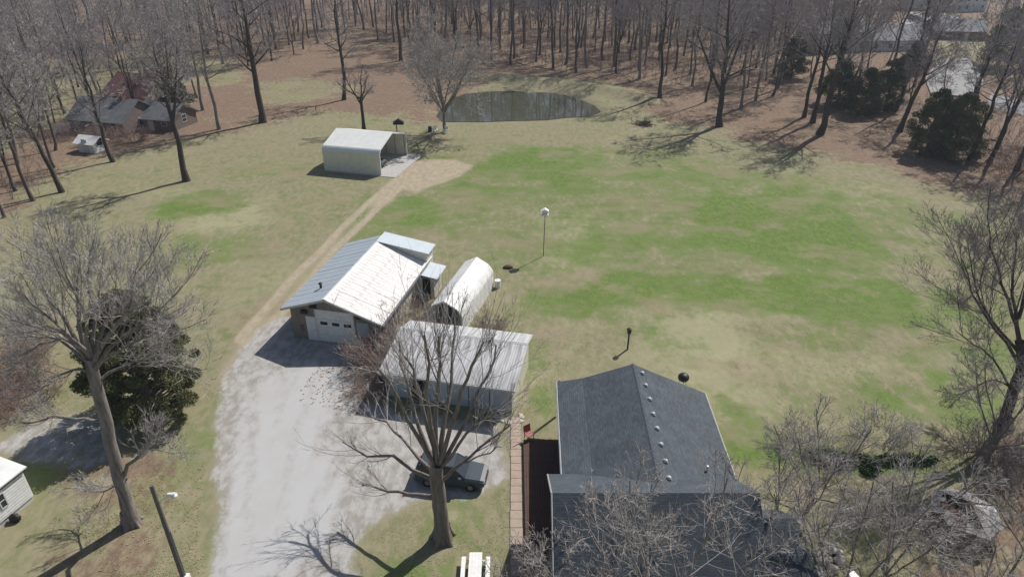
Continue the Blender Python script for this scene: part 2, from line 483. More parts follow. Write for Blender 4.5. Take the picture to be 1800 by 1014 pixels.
# ------------------------------------------------------------------ buildings
M = dict(
    white_metal=mat('white_painted_metal', (.74, .74, .735), .5, (.56, .55, .53), 1.6, lo=.45, hi=.75, detail=7),
    old_white=mat('weathered_white_roofing', (.72, .705, .69), .6, (.46, .39, .345), 1.4, stretch=(1, 2.0, 1), lo=.48, hi=.72, detail=8),
    clean_roof=mat('clean_blue_white_roofing', (.56, .62, .65), .45, (.50, .56, .60), 1.0),
    dim_brown=mat('dim_brown_siding', (.17, .135, .12), .85, (.12, .10, .09), 1.5),
    maroon=mat('maroon_shingles', (.19, .095, .095), .9, (.14, .07, .075), 1.5, bump=.2),
    galv=mat('galvanised_roofing', (.40, .455, .50), .5, (.35, .40, .445), .9, metal=.0),
    cream=mat('cream_siding', (.58, .57, .49), .6, (.50, .49, .42), 1.0),
    carport_side=mat('cream_steel_sheet', (.72, .70, .57), .5, (.62, .60, .48), 1.5),
    carport_roof=mat('pale_steel_roof', (.76, .77, .74), .45, (.66, .67, .64), 1.0),
    block=mat('grey_brown_boards', (.27, .235, .195), .85, (.20, .17, .14), 3.0, stretch=(1, 1, .3), bump=.3),
    dark=mat('dark_opening', (.012, .012, .014), .6),
    glass=mat('window_glass', (.03, .036, .045), .08, spec=.6),
    shingle=None,
    trim=mat('pale_trim', (.55, .56, .56), .5),
    concrete=mat('old_concrete', (.46, .455, .44), .9, (.36, .35, .335), 2.0, bump=.2),
    far_concrete=mat('weathered_concrete', (.30, .30, .30), .9, (.23, .23, .225), .5),
    old_tin=mat('old_grey_tin', (.33, .325, .32), .7, (.20, .17, .155), 2.0),
    tin=mat('weathered_tin', (.52, .52, .525), .55, (.27, .265, .27), 1.0, stretch=(2.6, .22, 1), lo=.42, hi=.66, detail=8),
    wood=mat('shaded_brown_deck_wood', (.10, .055, .04), .8, (.065, .036, .028), 4.0, bump=.2),  # deep brown wood, set darker to carry the house's shade on the deck
    walk=mat('pinkish_walk', (.40, .32, .26), .9, (.33, .26, .21), 3.0, bump=.2),
    brick=mat('brick_wall', (.22, .12, .09), .85, (.16, .085, .065), 6.0),
    steel=mat('dull_steel', (.35, .36, .37), .4, metal=.6),
    pole=mat('weathered_pole', (.17, .155, .14), .85, (.12, .11, .10), 3.0, stretch=(2, 2, .3), bump=.3),
    black=mat('black_metal', (.02, .02, .022), .5),
    rust=mat('rusty_debris', (.28, .11, .07), .85, (.14, .06, .045), 3.0, bump=.4),
    white_plastic=mat('white_plastic', (.82, .82, .80), .4),
    red=mat('faded_red', (.38, .13, .13), .6),
    blue_white=mat('pale_siding', (.66, .68, .70), .6, (.58, .60, .62), 1.0),
    grey_roof=mat('grey_shingle_far', (.16, .165, .175), .9, (.12, .125, .135), 1.5, bump=.2),
    stone=mat('pale_rubble', (.50, .47, .42), .9, (.36, .33, .29), 3.0, bump=.4),
    tyre=mat('tyre_rubber', (.018, .018, .018), .85),
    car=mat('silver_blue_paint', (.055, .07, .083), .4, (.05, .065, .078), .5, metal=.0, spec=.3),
)
def shingle_mat(name, c1, c2, c3):
    m, nt, b = new_mat(name)
    N, L = nt.nodes, nt.links
    b.inputs['Roughness'].default_value = 0.8
    b.inputs['Specular IOR Level'].default_value = 0.35
    uv = N.new('ShaderNodeUVMap')
    br = N.new('ShaderNodeTexBrick')
    br.inputs['Scale'].default_value = 1.0; br.inputs['Brick Width'].default_value = 0.32; br.inputs['Row Height'].default_value = 0.145
    br.inputs['Mortar Size'].default_value = 0.008; br.inputs['Color1'].default_value = (*c1, 1); br.inputs['Color2'].default_value = (*c2, 1); br.inputs['Mortar'].default_value = (*c3, 1)
    br.inputs['Bias'].default_value = -0.1
    L.new(uv.outputs[0], br.inputs['Vector'])
    no = N.new('ShaderNodeTexNoise'); no.inputs['Scale'].default_value = 0.8; no.inputs['Detail'].default_value = 6
    L.new(uv.outputs[0], no.inputs['Vector'])
    mr = N.new('ShaderNodeMapRange'); mr.inputs[1].default_value = .3; mr.inputs[2].default_value = .75; mr.inputs[3].default_value = .82; mr.inputs[4].default_value = 1.2
    L.new(no.outputs[0], mr.inputs[0])
    mx = N.new('ShaderNodeMix'); mx.data_type = 'RGBA'; mx.blend_type = 'MULTIPLY'; mx.inputs[0].default_value = 1
    L.new(br.outputs[0], mx.inputs[6]); L.new(mr.outputs[0], mx.inputs[7])
    L.new(mx.outputs[2], b.inputs['Base Color'])
    bp = N.new('ShaderNodeBump'); bp.inputs['Strength'].default_value = .5; bp.inputs['Distance'].default_value = .02
    L.new(br.outputs['Fac'], bp.inputs['Height']); bp.invert = True
    L.new(bp.outputs[0], b.inputs['Normal'])
    return m
M['shingle'] = shingle_mat('slate_blue_shingles', (.078, .094, .112), (.050, .063, .078), (.03, .038, .046))

def roof_slab(name, pts, th, m, parent, uv=True):
    """a roof plane given by its top outline (coplanar points), with thickness, and metre UVs along eave and slope"""
    P = [Vector(p) for p in pts]
    n = (P[1] - P[0]).cross(P[2] - P[0]).normalized()
    if n.z < 0: n = -n
    low = [p - n * th for p in P]
    k = len(P)
    mb = MB()
    mb.add(P + low, [tuple(range(k)), tuple(range(2 * k - 1, k - 1, -1))] + [(i, k + i, k + (i + 1) % k, (i + 1) % k) for i in range(k)])
    o = mb.build(name, m, parent)
    if uv:
        e = Vector((-n.y, n.x, 0)).normalized() if (abs(n.x) + abs(n.y)) > 1e-6 else Vector((1, 0, 0))
        s = n.cross(e)
        ul = o.data.uv_layers.new(name='UVMap')
        for l in o.data.loops:
            p = o.data.vertices[l.vertex_index].co
            ul.data[l.index].uv = (p.dot(e), p.dot(s))
    return o

def window(parent, x0, x1, z0, z1, y, side=-1, axis='x', name='window'):
    """a framed window on a wall lying along local x (axis x, facing side*y) or along local y (axis y, facing side*x)"""
    fw = 0.07
    fr, gl = MB(), MB()
    def bx(mb, a0, a1, b0, b1, d0, d1):
        lo, hi = sorted((y + side * d0, y + side * d1))
        if axis == 'x': mb.box(a0, a1, lo, hi, b0, b1)
        else: mb.box(lo, hi, a0, a1, b0, b1)
    bx(fr, x0, x1, z0, z0 + fw, 0.002, .06); bx(fr, x0, x1, z1 - fw, z1, 0.002, .06)
    bx(fr, x0, x0 + fw, z0 + fw, z1 - fw, 0.002, .06); bx(fr, x1 - fw, x1, z0 + fw, z1 - fw, 0.002, .06)
    zm = (z0 + z1) / 2
    bx(fr, x0 + fw, x1 - fw, zm - .025, zm + .025, 0.002, .05)
    bx(gl, x0 + fw, x1 - fw, z0 + fw, zm - .025, 0.004, .025); bx(gl, x0 + fw, x1 - fw, zm + .025, z1 - fw, 0.004, .025)
    f = fr.build(name, M['trim'], parent)
    gl.build('pane', M['glass'], f)
    return f

YAW = -math.radians(12.4)

def garage():
    x, y = at(493, 541, 3.2)
    g = empty('garage', (x, y, 0), YAW)      # local origin under the front left eave
    tag(g, 'long white-roofed garage with a white overhead door and grey left roof slope', 'garage')
    W, Ln, R, ez, er, rz = 8.95, 13.0, 4.1, 3.15, 2.7, 4.5
    x0, x1, y0, y1 = .5, W - .5, .55, Ln - .4
    def rh(xx): return (ez + (rz - ez) * xx / R if xx < R else er + (rz - er) * (W - xx) / (W - R)) - .12
    w = MB()
    pr = [(x0, 0), (x1, 0), (x1, rh(x1)), (R, rh(R)), (x0, rh(x0))]
    w.prism(pr, y0, y0 + .2)
    w.prism(pr, y1 - .2, y1)
    w.box(x0, x0 + .2, y0 + .2, y1 - .2, 0, rh(x0)); w.box(x1 - .2, x1, y0 + .2, y1 - .2, 0, rh(x1 - .05) - .1)
    w.build('wall', M['block'], g)
    # roofing sheets, each a piece of its own, laid from ridge to eave
    def sheets(xa, za, xb, zb, yA, yB, m, wd, nm, rg):
        n = max(1, round((yB - yA) / wd)); wd = (yB - yA) / n
        mb = MB()
        d = Vector((xb - xa, 0, zb - za)); nn = Vector((-d.z, 0, d.x)).normalized()
        if nn.z < 0: nn = -nn
        prof = [(0, 0), (.05, 0), (.065, .016), (.09, .016), (.105, 0), (wd / 2 - .04, 0), (wd / 2 - .02, .010), (wd / 2 + .02, .010), (wd / 2 + .04, 0), (wd, 0)]
        vs = []
        for (a, zz) in ((xa, za), (xb, zb)):
            for (s, hh) in prof:
                vs.append((a + nn.x * hh, s, zz + nn.z * hh))
        k = len(prof)
        mb.add(vs, [(i, i + 1, k + i + 1, k + i) for i in range(k - 1)])
        first = None
        for i in range(n):
            if first is None:
                o = first = mb.build(nm, m, g)
            else:
                o = inst(first, nm, g)
            o.location = (rg.uniform(-.012, .012), yA + i * wd, rg.uniform(-.004, .012))
    rg = random.Random(4)
    b = MB(); b.sheet([(0, ez - .03), (R, rz - .03), (W, er - .03)], .02, Ln - .02, .09)
    b.build('roof_deck', M['block'], g)
    sheets(R, rz, -.02, ez, 0, Ln, M['galv'], .9, 'roof_sheet', rg)
    sheets(R, rz, W + .02, er, 0, Ln - .02, M['old_white'], .9, 'white_roof_sheet', rg)
    roof_slab('clean_roof', [(R - .1, Ln - 1.7, rz + .1), (W + .25, Ln - 1.7, rz - .75), (W + .25, Ln + .5, rz - .75), (R - .1, Ln + .5, rz + .1)], .08, M['clean_roof'], g, False)
    q = MB(); q.prism([(R + .5, rz - .16), (W - .05, er + .06), (W - .05, rz - .86), (R + .5, rz - .1)], Ln - 1.5, Ln - 1.4); q.box(W - .2, W - .05, Ln - 1.4, Ln + .3, 0, rz - .82); q.build('rear_wall', M['cream'], g)
    rc = MB(); rc.sheet([(R - .22, rz - .03), (R, rz + .06), (R + .22, rz - .03)], -.03, Ln + .03, .02)
    rc.build('ridge_cap', M['white_metal'], g)
    tr = MB()
    tr.sheet([(-.03, ez + .01), (R, rz + .01), (W + .03, er + .01)], -.06, -.022, .2)
    tr.build('barge_board', M['trim'], g)
    gt = MB(); gt.box(W + .03, W + .15, -.02, Ln - 1.7, er - .16, er - .04); gt.build('gutter', M['steel'], g)
    # overhead door
    dx0, dx1, dz = 2.9, 6.1, 3.0
    fr = MB(); fr.box(dx0 - .14, dx0, y0 - .06, y0 - .002, 0, dz + .14); fr.box(dx1, dx1 + .14, y0 - .06, y0 - .002, 0, dz + .14); fr.box(dx0, dx1, y0 - .06, y0 - .002, dz, dz + .14)
    dr = fr.build('overhead_door', M['white_metal'], g)
    ph = dz / 4
    for k in range(4):
        p = MB(); p.box(dx0 + .003, dx1 - .003, y0 - .045, y0 - .004, k * ph + .012, (k + 1) * ph - .012); p.build('door_panel', M['white_plastic'], dr)
    for k in range(3):
        cx = dx0 + (dx1 - dx0) * (k + .5) / 3 + .05
        p = MB(); p.box(cx - .32, cx + .32, y0 - .062, y0 - .047, 2 * ph + .2, 2 * ph + .5); p.build('door_window', M['glass'], dr)
    p = MB(); p.box(dx0 - 1.05, dx0 - .17, y0 - .06, y0 - .003, 0.02, 2.35)
    sdoor = p.build('side_door', M['white_plastic'], g)
    p = MB(); p.bar((dx0 - .3, y0 - .1, 1.05), (dx0 - .3, y0 - .061, 1.05), .04, 8); p.build('door_handle', M['steel'], sdoor)
    p = MB(); p.box(2.35, 3.0, y0 - .05, y0 - .004, 3.18, 3.55); p.box(2.3, 3.05, y0 - .09, y0 - .052, 3.5, 3.58)
    p.build('gable_vent', M['dark'], g)
    p = MB(); p.box(1.55, 2.1, y0 - .25, y0 - .004, 2.65, 2.95); p.build('wall_light', M['black'], g)
    p = MB(); p.box(6.5, 6.9, y0 - .25, y0 - .004, 2.75, 3.0); p.build('wall_light', M['black'], g)
    p = MB(); p.box(6.45, 7.5, y0 - .04, y0 - .004, .9, 2.3); p.build('wall_panel', M['galv'], g)
    p = MB(); p.box(1.25, 1.55, y0 - .05, y0 - .004, .8, 1.4); p.build('notice_board', M['brick'], g)
    p = MB(); p.bar((R - 1.6, 2.6, rz - .7), (R - 1.6, 2.6, rz - .1), .11, 10); p.bar((R - 1.6, 2.6, rz - .1), (R - 1.6, 2.6, rz), .2, 10, .1)
    p.build('roof_vent', M['black'], g)
    # right wall: two windows and a downpipe, cream boards at the back end
    window(g, 6.4, 7.3, 1.2, 2.1, x1, 1, 'y')
    window(g, 3.2, 4.1, 1.2, 2.1, x1, 1, 'y')
    p = MB(); p.box(x1 + .002, x1 + .03, 4.6, y1 - 2.9, .02, 2.35); p.build('siding_panel', M['cream'], g)
    # lean-to at the back right corner
    l = MB(); l.box(x1 + .01, x1 + 1.7, Ln - 3.4, Ln - 1.2, 0, 2.1); l.build('lean_to', M['cream'], g)
    roof_slab('lean_to_roof', [(x1 + .6, Ln - 3.7, 2.5), (x1 + 2.2, Ln - 3.7, 2.25), (x1 + 2.2, Ln - .9, 2.25), (x1 + .6, Ln - .9, 2.5)], .07, M['clean_roof'], g, False)
    p = MB(); p.box(x1 + .6, x1 + 1.35, Ln - 3.44, Ln - 3.402, .02, 2.0); p.build('lean_to_door', M['dark'], g)
garage()

def arch_profile(W, ez, rz, r=.55):
    """half-round-shouldered gable outline from the left foot to the right foot"""
    s = (rz - ez) / (W / 2)
    pts = [(0, 0), (0, ez - r)]
    for k in range(1, 5):
        a = k / 5
        pts.append((r * .9 * a * a, ez - r + r * (1.05 * a) + s * r * .9 * a * a))
    pts.append((r * .9, ez + s * r * .9)); pts.append((W / 2, rz))
    return pts + [(W - p[0], p[1]) for p in pts[-2::-1]]

def shell(prof, th):
    c = []
    n = len(prof)
    for i, p in enumerate(prof):
        a = Vector(prof[max(0, i - 1)]); b = Vector(prof[min(n - 1, i + 1)])
        t = (b - a).normalized()
        c.append((p[0] + t.y * th, p[1] - t.x * th))
    return list(prof) + c[::-1]

def metal_shelter(name, label, cat, loc, yaw, W, Ln, ez, rz, side_m, roof_m, closed_back=True, rib=0.9):
    """long axis along local y; open end at y = 0"""
    g = empty(name, (*loc, 0), yaw)
    tag(g, label, cat)
    pr = arch_profile(W, ez, rz)
    n = len(pr)
    h = n // 2
    i0 = 2
    def strip(idx, m, nm):
        sub = [pr[i] for i in idx]
        MB().prism(shell(sub, .035), 0, Ln).build(nm, m, g)
    strip(range(0, i0 + 1), side_m, 'side_wall')
    strip(range(i0, n - i0), roof_m, 'roof')
    strip(range(n - i0 - 1, n), side_m, 'side_wall')
    out = [(-.01, 0)] + [(p[0], p[1]) for p in pr] + [(W + .01, 0)]
    tr = MB(); tr.prism(shell([(p[0], p[1] + .012) for p in pr], .16), -.05, -.002); tr.build('end_trim', M['white_metal'], g)
    fr = MB()
    k = 0
    yy = .3
    while yy < Ln - .2:
        fr.prism(shell(shell([(p[0], p[1]) for p in pr], .04)[n:][::-1], .06), yy, yy + .06); yy += 1.5
    fr.build('frame', M['steel'], g)
    rb = MB()
    yy = rib / 2
    while yy < Ln:
        rb.prism(shell([(p[0], p[1]) for p in pr], -.008), yy, yy + .05); yy += rib
    rb.build('rib', roof_m, g)
    if closed_back:
        MB().prism([(p[0] + (.04 if p[0] < W / 2 else -.04), p[1] - .04 if p[1] > .1 else 0) for p in pr], Ln - .05, Ln - .01).build('end_wall', side_m, g)
    return g

# carport in the far field: its open end looks right, so its long axis runs left from there
cxr, cyr = at(670, 309)
cxl, cyl = at(716, 273)
ang = math.atan2(cyl - cyr, cxl - cxr)                   # along the open end
cW = math.hypot(cxl - cxr, cyl - cyr)
# local x runs from the near foot to the far foot, local y runs into the shelter (to the left)
carport = metal_shelter('carport', 'cream steel carport with white rounded roof beside the dirt track', 'carport', (cxr, cyr), ang, cW, 8.7, 3.4, 4.75, M['carport_side'], M['carport_roof'])
p = MB(); p.box(-.3, cW + .5, -2.2, 8.5, .0, .09)
pad = p.build('concrete_pad', M['concrete'], None, (cxr, cyr, hz(cxr, cyr) - .02), ang); pad['kind'] = 'structure'
carport.location.z = hz(cxr, cyr) + .05

# white round-shouldered shelter between garage and tin shed
hx, hy = at(741, 560, 0)
hoop = metal_shelter('metal_shelter', 'narrow white round-shouldered metal shelter between the garage and the tin shed', 'shelter', (-7.4, 50.4), math.radians(-16), 3.3, 8.8, 2.2, 3.1, M['white_metal'], M['white_metal'], True, 1.1)

def tin_shed():
    x, y = 0.02, 38.9
    W = 9.75
    g = empty('tin_shed', (x, y, 0), YAW)    # origin at the front right foot, x to the right
    tag(g, 'low open shed with weathered tin roof behind the pruned tree', 'shed')
    D, R, fz, rz, bz = 6.0, 4.3, 2.6, 3.35, 2.85
    w = MB()
    w.prism([(0, 0), (0, fz - .1), (R, rz - .12), (D, bz - .1), (D, 0)], -.12, 0, 'x')
    w.build('right_wall', M['cream'], g)
    w = MB(); w.prism([(0, 0), (0, fz - .1), (R, rz - .12), (D, bz - .1), (D, 0)], -W, -W + .12, 'x'); w.build('left_wall', M['block'], g)
    w = MB(); w.box(-W + .12, -.12, D - .12, D, 0, bz - .12); w.build('back_wall', M['block'], g)
    n = 6
    for k in range(n):
        a = -W + .13 + (W - .26) * k / n; b_ = -W + .13 + (W - .26) * (k + 1) / n
        if k == 1: continue
        w = MB(); w.box(a + .03, b_ - .03, .02, .08, .02, fz - .14); w.build('front_panel', M['galv'], g)
    for k in range(n + 1):
        a = -W + .2 + (W - .4) * k / n
        w = MB(); w.box(a - .06, a + .06, .1, .22, 0, fz - .15); w.build('post', M['wood'], g)
    rg = random.Random(2)
    sw = .86
    m = 13
    def sheet_mesh(ya, za, yb, zb):
        mb = MB(); vs = []
        prof = []
        for q in range(0, 9):
            prof.append((sw * q / 8, .013 if q % 2 else 0))
        for (yy, zz) in ((ya, za), (yb, zb)):
            vs += [(s, yy, zz + hh) for s, hh in prof]
        mb.add(vs, [(i, i + 1, 9 + i + 1, 9 + i) for i in range(8)])
        return mb
    for (nm, a) in (('roof_sheet', (-.55, fz - .07, R + .05, rz + .01)), ('back_roof_sheet', (R - .05, rz + .02, D + .4, bz - .03))):
        f = sheet_mesh(*a).build(nm, M['tin'], g)
        wd = (W + .55) / m
        f.location = (-W - .25, 0, 0)
        for k in range(1, m):
            o = inst(f, nm, g); o.location = (-W - .25 + k * wd, rg.uniform(-.02, .02), rg.uniform(0, .012)); o.scale = (wd / sw * 1.0, 1, 1)
        f.scale = (wd / sw, 1, 1)
    rc = MB(); rc.sheet([(R - .2, rz - .01), (R, rz + .06), (R + .2, rz - .01)], -W - .25, .3, .02, 'x'); rc.build('ridge_cap', M['trim'], g)
    fb = MB(); fb.box(-W - .25, .3, -.62, -.56, fz - .24, fz - .08); fb.build('fascia', M['trim'], g)
tin_shed()

def house():
    g = empty('house', (0, 0, 0), 0)
    tag(g, 'large house with slate blue shingle roof and a row of ridge vents', 'house')
    sk = math.tan(math.radians(1.5))
    def X(x, y): return x + (y - 39) * sk * 1.0
    # main wing
    yb, yf = 38.4, 25.0
    ex0, kx, rx, ex1 = 3.17, 4.95, 8.37, 13.55
    e0, kz, rz, e1 = 3.22, 3.55, 4.75, 2.55
    def P(x, y, z): return (X(x, y), y, z)
    roof_slab('roof', [P(kx, yb, kz), P(rx, yb, rz), P(rx, yf, rz), P(kx, yf, kz)], .14, M['shingle'], g)
    roof_slab('roof', [P(ex1, yb - .4, e1), P(rx, yb, rz), P(rx, yf, rz), P(ex1, yf, e1)], .14, M['shingle'], g)
    roof_slab('porch_roof', [P(ex0, yb, e0), P(kx + .02, yb, kz + .004), P(kx + .02, 28.9, kz + .004), P(ex0, 28.9, e0)], .12, M['shingle'], g)
    rc = MB()
    n = 44
    for k in range(n):       # ridge cap shingles lap one over the next
        a = yf + 1.5 + (yb - yf - 1.5) * k / n; b_ = yf + 1.5 + (yb - yf - 1.5) * (k + 1) / n + .05
        q = MB(); q.sheet([(-.15, -.045), (0, .035), (.15, -.045)], a, b_, .02)
        o = q.build('ridge_shingle', M['shingle'], g); o.location = (X(rx, (a + b_) / 2), 0, rz - .018 + (.003 if k % 2 else .009))
        o.data.uv_layers.new(name='UVMap')
    # pale drip edges
    for nm, a, b_ in (('drip_edge', P(ex0 - .03, yb, e0 - .03), P(ex0 - .03, 28.9, e0 - .03)), ('drip_edge', P(ex1 + .03, yb - .4, e1 - .03), P(ex1 + .03, yf, e1 - .03))):
        q = MB(); q.bar(a, b_, .06, 4, smooth=False); q.build(nm, M['trim'], g)
    # walls
    w = MB()
    w.prism([(X(kx + .2, 38), 0), (X(13.0, 38), 0), (X(13.0, 38), 2.45), (X(rx, 38), rz - .25), (X(kx + .2, 38), kz - .12)], yb - .6, yb - .4)
    w.box(X(kx, 32) + .05, X(kx, 32) + .25, 29.0, yb - .62, 0, 3.3)
    w.box(X(12.9, 32), X(12.9, 32) + .2, 27.0, yb - .75, 0, 2.45)
    w.build('wall', M['brick'], g)
    for k in range(3):
        window(g, 30.6 + k * 2.6, 31.7 + k * 2.6, 1.0, 2.2, X(12.9, 32) + .2, 1, 'y')
    for k in range(4):
        q = MB(); q.box(ex0 + .1, ex0 + .24, 29.6 + k * 3.0, 29.74 + k * 3.0, .3, 3.1); q.build('porch_post', M['wood'], g)
    # roof vents in a row on the right slope
    sl = (e1 - rz) / (ex1 - rx)
    vent = None
    for k, (px, py) in enumerate(((1127, 655), (1133, 676), (1140, 700), (1146, 726), (1153, 751), (1160, 779), (1168, 808), (1174, 838))):
        x, y = at(px + 2, py, 4.6)
        x = max(x, X(rx, y) + .28)
        z = rz + sl * (x - X(rx, y))
        if vent is None:
            q = MB(); q.box(-.13, .13, -.13, .13, -.05, .05); q.ball((0, 0, .05), .15, .15, .13, 10, 6, zmin=-.1)
            vent = q.build('roof_vent', M['trim'], g)
        else:
            vent = inst(vent, 'roof_vent', g)
        vent.location = (x, y, z + .02)
    for (px, py) in ((1243, 826), (1256, 861)):
        x, y = at(px, py, 3.4)
        z = rz + sl * (x - X(rx, y))
        q = MB(); q.bar((x, y, z - .1), (x, y, z + .4), .07, 8); q.build('vent_pipe', M['white_plastic'], g)
    # front cross wing
    ry, fz = 25.3, 6.0
    xl, xr = 2.06, 12.72
    roof_slab('front_roof', [(xl, ry, fz), (xr, ry, fz), (xr, 21.5, 2.7), (xl, 21.5, 2.7)], .14, M['shingle'], g)
    roof_slab('front_roof', [(xl, ry, fz), (xr, ry, fz), (xr - .35, 29.35, 3.35), (xl + .05, 29.35, 3.35)], .14, M['shingle'], g)
    w = MB()
    w.prism([(22.2, 0), (28.8, 0), (28.8, 3.6), (ry, fz - .25), (22.2, 3.1)], xl + .4, xl + .6, 'x')
    w.prism([(22.2, 0), (28.6, 0), (28.6, 3.6), (ry, fz - .25), (22.2, 3.1)], xr - .65, xr - .45, 'x')
    w.box(xl + .6, xr - .65, 22.2, 22.4, 0, 2.8)
    w.build('front_wall', M['brick'], g)
    for k in range(3):
        window(g, 3.6 + k * 3.2, 4.9 + k * 3.2, .9, 2.2, 22.2, -1, 'x')
    q = MB(); q.bar((xl - .03, ry, fz - .02), (xl - .03, 21.5, 2.67), .05, 4, smooth=False); q.bar((xl - .03, ry, fz - .02), (xl + .02, 29.35, 3.32), .05, 4, smooth=False); q.build('barge_board', M['trim'], g)
    # low right wing
    wx0, wx1, wy = 12.3, 14.95, 25.1
    roof_slab('side_roof', [(wx0, wy, 4.4), (wx1 - .1, wy, 4.4), (wx1 + .5, 22.7, 2.85), (wx0, 22.7, 2.85)], .12, M['shingle'], g)
    roof_slab('side_roof', [(wx0, wy, 4.4), (wx1 - .1, wy, 4.4), (wx1 - .4, 26.4, 3.6), (wx0, 26.4, 3.6)], .12, M['shingle'], g)
    w = MB(); w.prism([(23.0, 0), (26.2, 0), (26.2, 3.5), (wy, 4.15), (23.0, 2.85)], wx1 - .3, wx1 - .15, 'x'); w.box(wx0, wx1 - .3, 23.0, 23.15, 0, 2.85)
    w.build('side_wall', M['blue_white'], g)
    window(g, 13.5, 14.2, 1.2, 2.3, 23.0, -1, 'x')
house()

def walkway():
    (x0, y0), (x1, y1) = at(909, 734), at(909, 1010)
    g = empty('walkway', (0, 0, 0)); g['kind'] = 'structure'
    n = 22
    xa, xb = -.09, .62
    first = None
    rg = random.Random(8)
    for k in range(n):
        a = 23.6 + (y0 - 23.6) * k / n; b_ = 23.6 + (y0 - 23.6) * (k + 1) / n
        q = MB(); q.box(xa + rg.uniform(-.02, .02), xb + rg.uniform(-.02, .02), a + .015, b_ - .015, -.05, .07 + rg.uniform(0, .012)); q.build('slab', M['walk'], g)
    # pale rubble step at the head of the walk
    for k in range(26):
        px, py = rg.uniform(838, 918), rg.uniform(726, 744)
        if px < 880 and rg.random() < .5: continue
        x, y = at(px, py)
        q = MB(); q.ball((0, 0, .02), rg.uniform(.15, .32), rg.uniform(.12, .25), rg.uniform(.06, .12), 8, 5, .3, k); q.build('paving_stone', M['stone'], g, (x, y, 0), rg.uniform(0, 3))
walkway()

def deck():
    g = empty('wooden_deck', (0.78, 26.4, 0)); tag(g, 'reddish brown plank deck with house shade in its colour, between walkway and house', 'deck')
    fr = MB()
    for yy in (.1, 3, 6, 9.2): fr.box(.05, 3.9, yy, yy + .1, 0, .22)
    fr.build('frame', M['wood'], g)
    n = 26; w = 3.9 / n
    q = MB(); q.box(.008, w - .008, 0, 9.4, .22, .26)
    f = q.build('plank', M['wood'], g)
    for k in range(1, n):
        o = inst(f, 'plank', g); o.location = (k * w, ((k * 7) % 5) * .012, ((k * 3) % 4) * .002)
deck()

def gable_house(name, label, loc, yaw, Lx, Wy, h, rh, wall_m, roof_m, cat='house', group=None, wins=3, chim=False, z=0):
    g = empty(name, (*loc, z), yaw); tag(g, label, cat, group)
    w = MB()
    hy = Wy / 2
    w.prism([(-hy, 0), (hy, 0), (hy, h), (0, h + rh - .12), (-hy, h)], -Lx / 2, Lx / 2, 'x')
    w.build('wall', wall_m, g)
    o = .45
    e = rh / hy * o
    a = roof_slab('roof', [(-Lx / 2 - o, -hy - o, h - e), (Lx / 2 + o, -hy - o, h - e), (Lx / 2 + o, 0, h + rh), (-Lx / 2 - o, 0, h + rh)], .15, roof_m, g)
    roof_slab('roof', [(-Lx / 2 - o, hy + o, h - e), (Lx / 2 + o, hy + o, h - e), (Lx / 2 + o, 0, h + rh), (-Lx / 2 - o, 0, h + rh)], .15, roof_m, g)
    st = max(1, int(h // 2.6))
    for s in range(st):
        for k in range(wins):
            x = -Lx / 2 + Lx * (k + .5) / wins
            if s == 0 and k == wins // 2:
                q = MB(); q.box(x - .5, x + .5, -hy - .06, -hy - .003, .05, 2.1); q.build('door', M['trim'], g)
            else:
                window(g, x - .55, x + .55, s * 2.7 + .9, s * 2.7 + 2.2, -hy, -1, 'x')
        window(g, -.6, .6, s * 2.7 + .9, s * 2.7 + 2.2, -Lx / 2, -1, 'y')
        window(g, -.6, .6, s * 2.7 + .9, s * 2.7 + 2.2, Lx / 2, 1, 'y')
    if chim:
        q = MB(); q.box(Lx * .2, Lx * .2 + .8, -.4, .4, h, h + rh + .9); q.build('chimney', M['brick'], g)
    return g
GS = shingle_mat('grey_shingles', (.16, .165, .175), (.13, .135, .145), (.09, .095, .10))
GS2 = shingle_mat('mid_grey_shingles', (.23, .24, .25), (.19, .20, .21), (.14, .14, .15))
x, y = at(185, 236)
gable_house('neighbour_house', 'grey-roofed house on the left behind bare trees', (x, y + 4), math.radians(-14), 10.5, 8.5, 2.5, 2.6, M['dim_brown'], GS, wins=3, chim=True, z=hz(x, y + 4))
x, y = at(262, 232)
gable_house('neighbour_house', 'dark-roofed low annexe at the right end of the left house', (x + 1, y + 4), math.radians(-14), 8, 6.5, 2.2, 1.8, M['dim_brown'], GS, wins=3, z=hz(x + 1, y + 4))
x, y = at(240, 196)
gable_house('neighbour_house', 'maroon-roofed house behind the grey-roofed left house', (x, y + 4), math.radians(-24), 10, 9, 3.0, 3.0, M['block'], M['maroon'], wins=3, chim=True, z=hz(x, y + 4))
for k, (px, py, yaw, Lx, Wy, h, rh, wm, rm, lab) in enumerate((
    (1620, 18, 12, 17, 11, 5.4, 3.0, 'cream', GS, 'two-storey cream house at the top right beyond the woods'),
    (1700, 22, 10, 13, 10, 5.4, 3.0, 'blue_white', GS2, 'white two-storey house right of the cream one at the top edge'),
    (1470, 95, 14, 15, 10, 5.2, 3.2, 'cream', GS, 'grey-roofed house behind the dark conifers at the wood edge'),
    (1570, 92, 8, 16, 10, 3.0, 3.0, 'blue_white', GS2, 'low wide house with pale walls left of the concrete drive'),
    (1690, 72, -6, 14, 9, 2.8, 2.6, 'brick', GS2, 'brick bungalow below the yellow-green tree'))):
    x, y = at(px, py)
    gable_house('far_house', lab, (x, y + 5), math.radians(yaw), Lx, Wy, h, rh, M[wm], rm, wins=4, z=hz(x, y + 5) - .1)
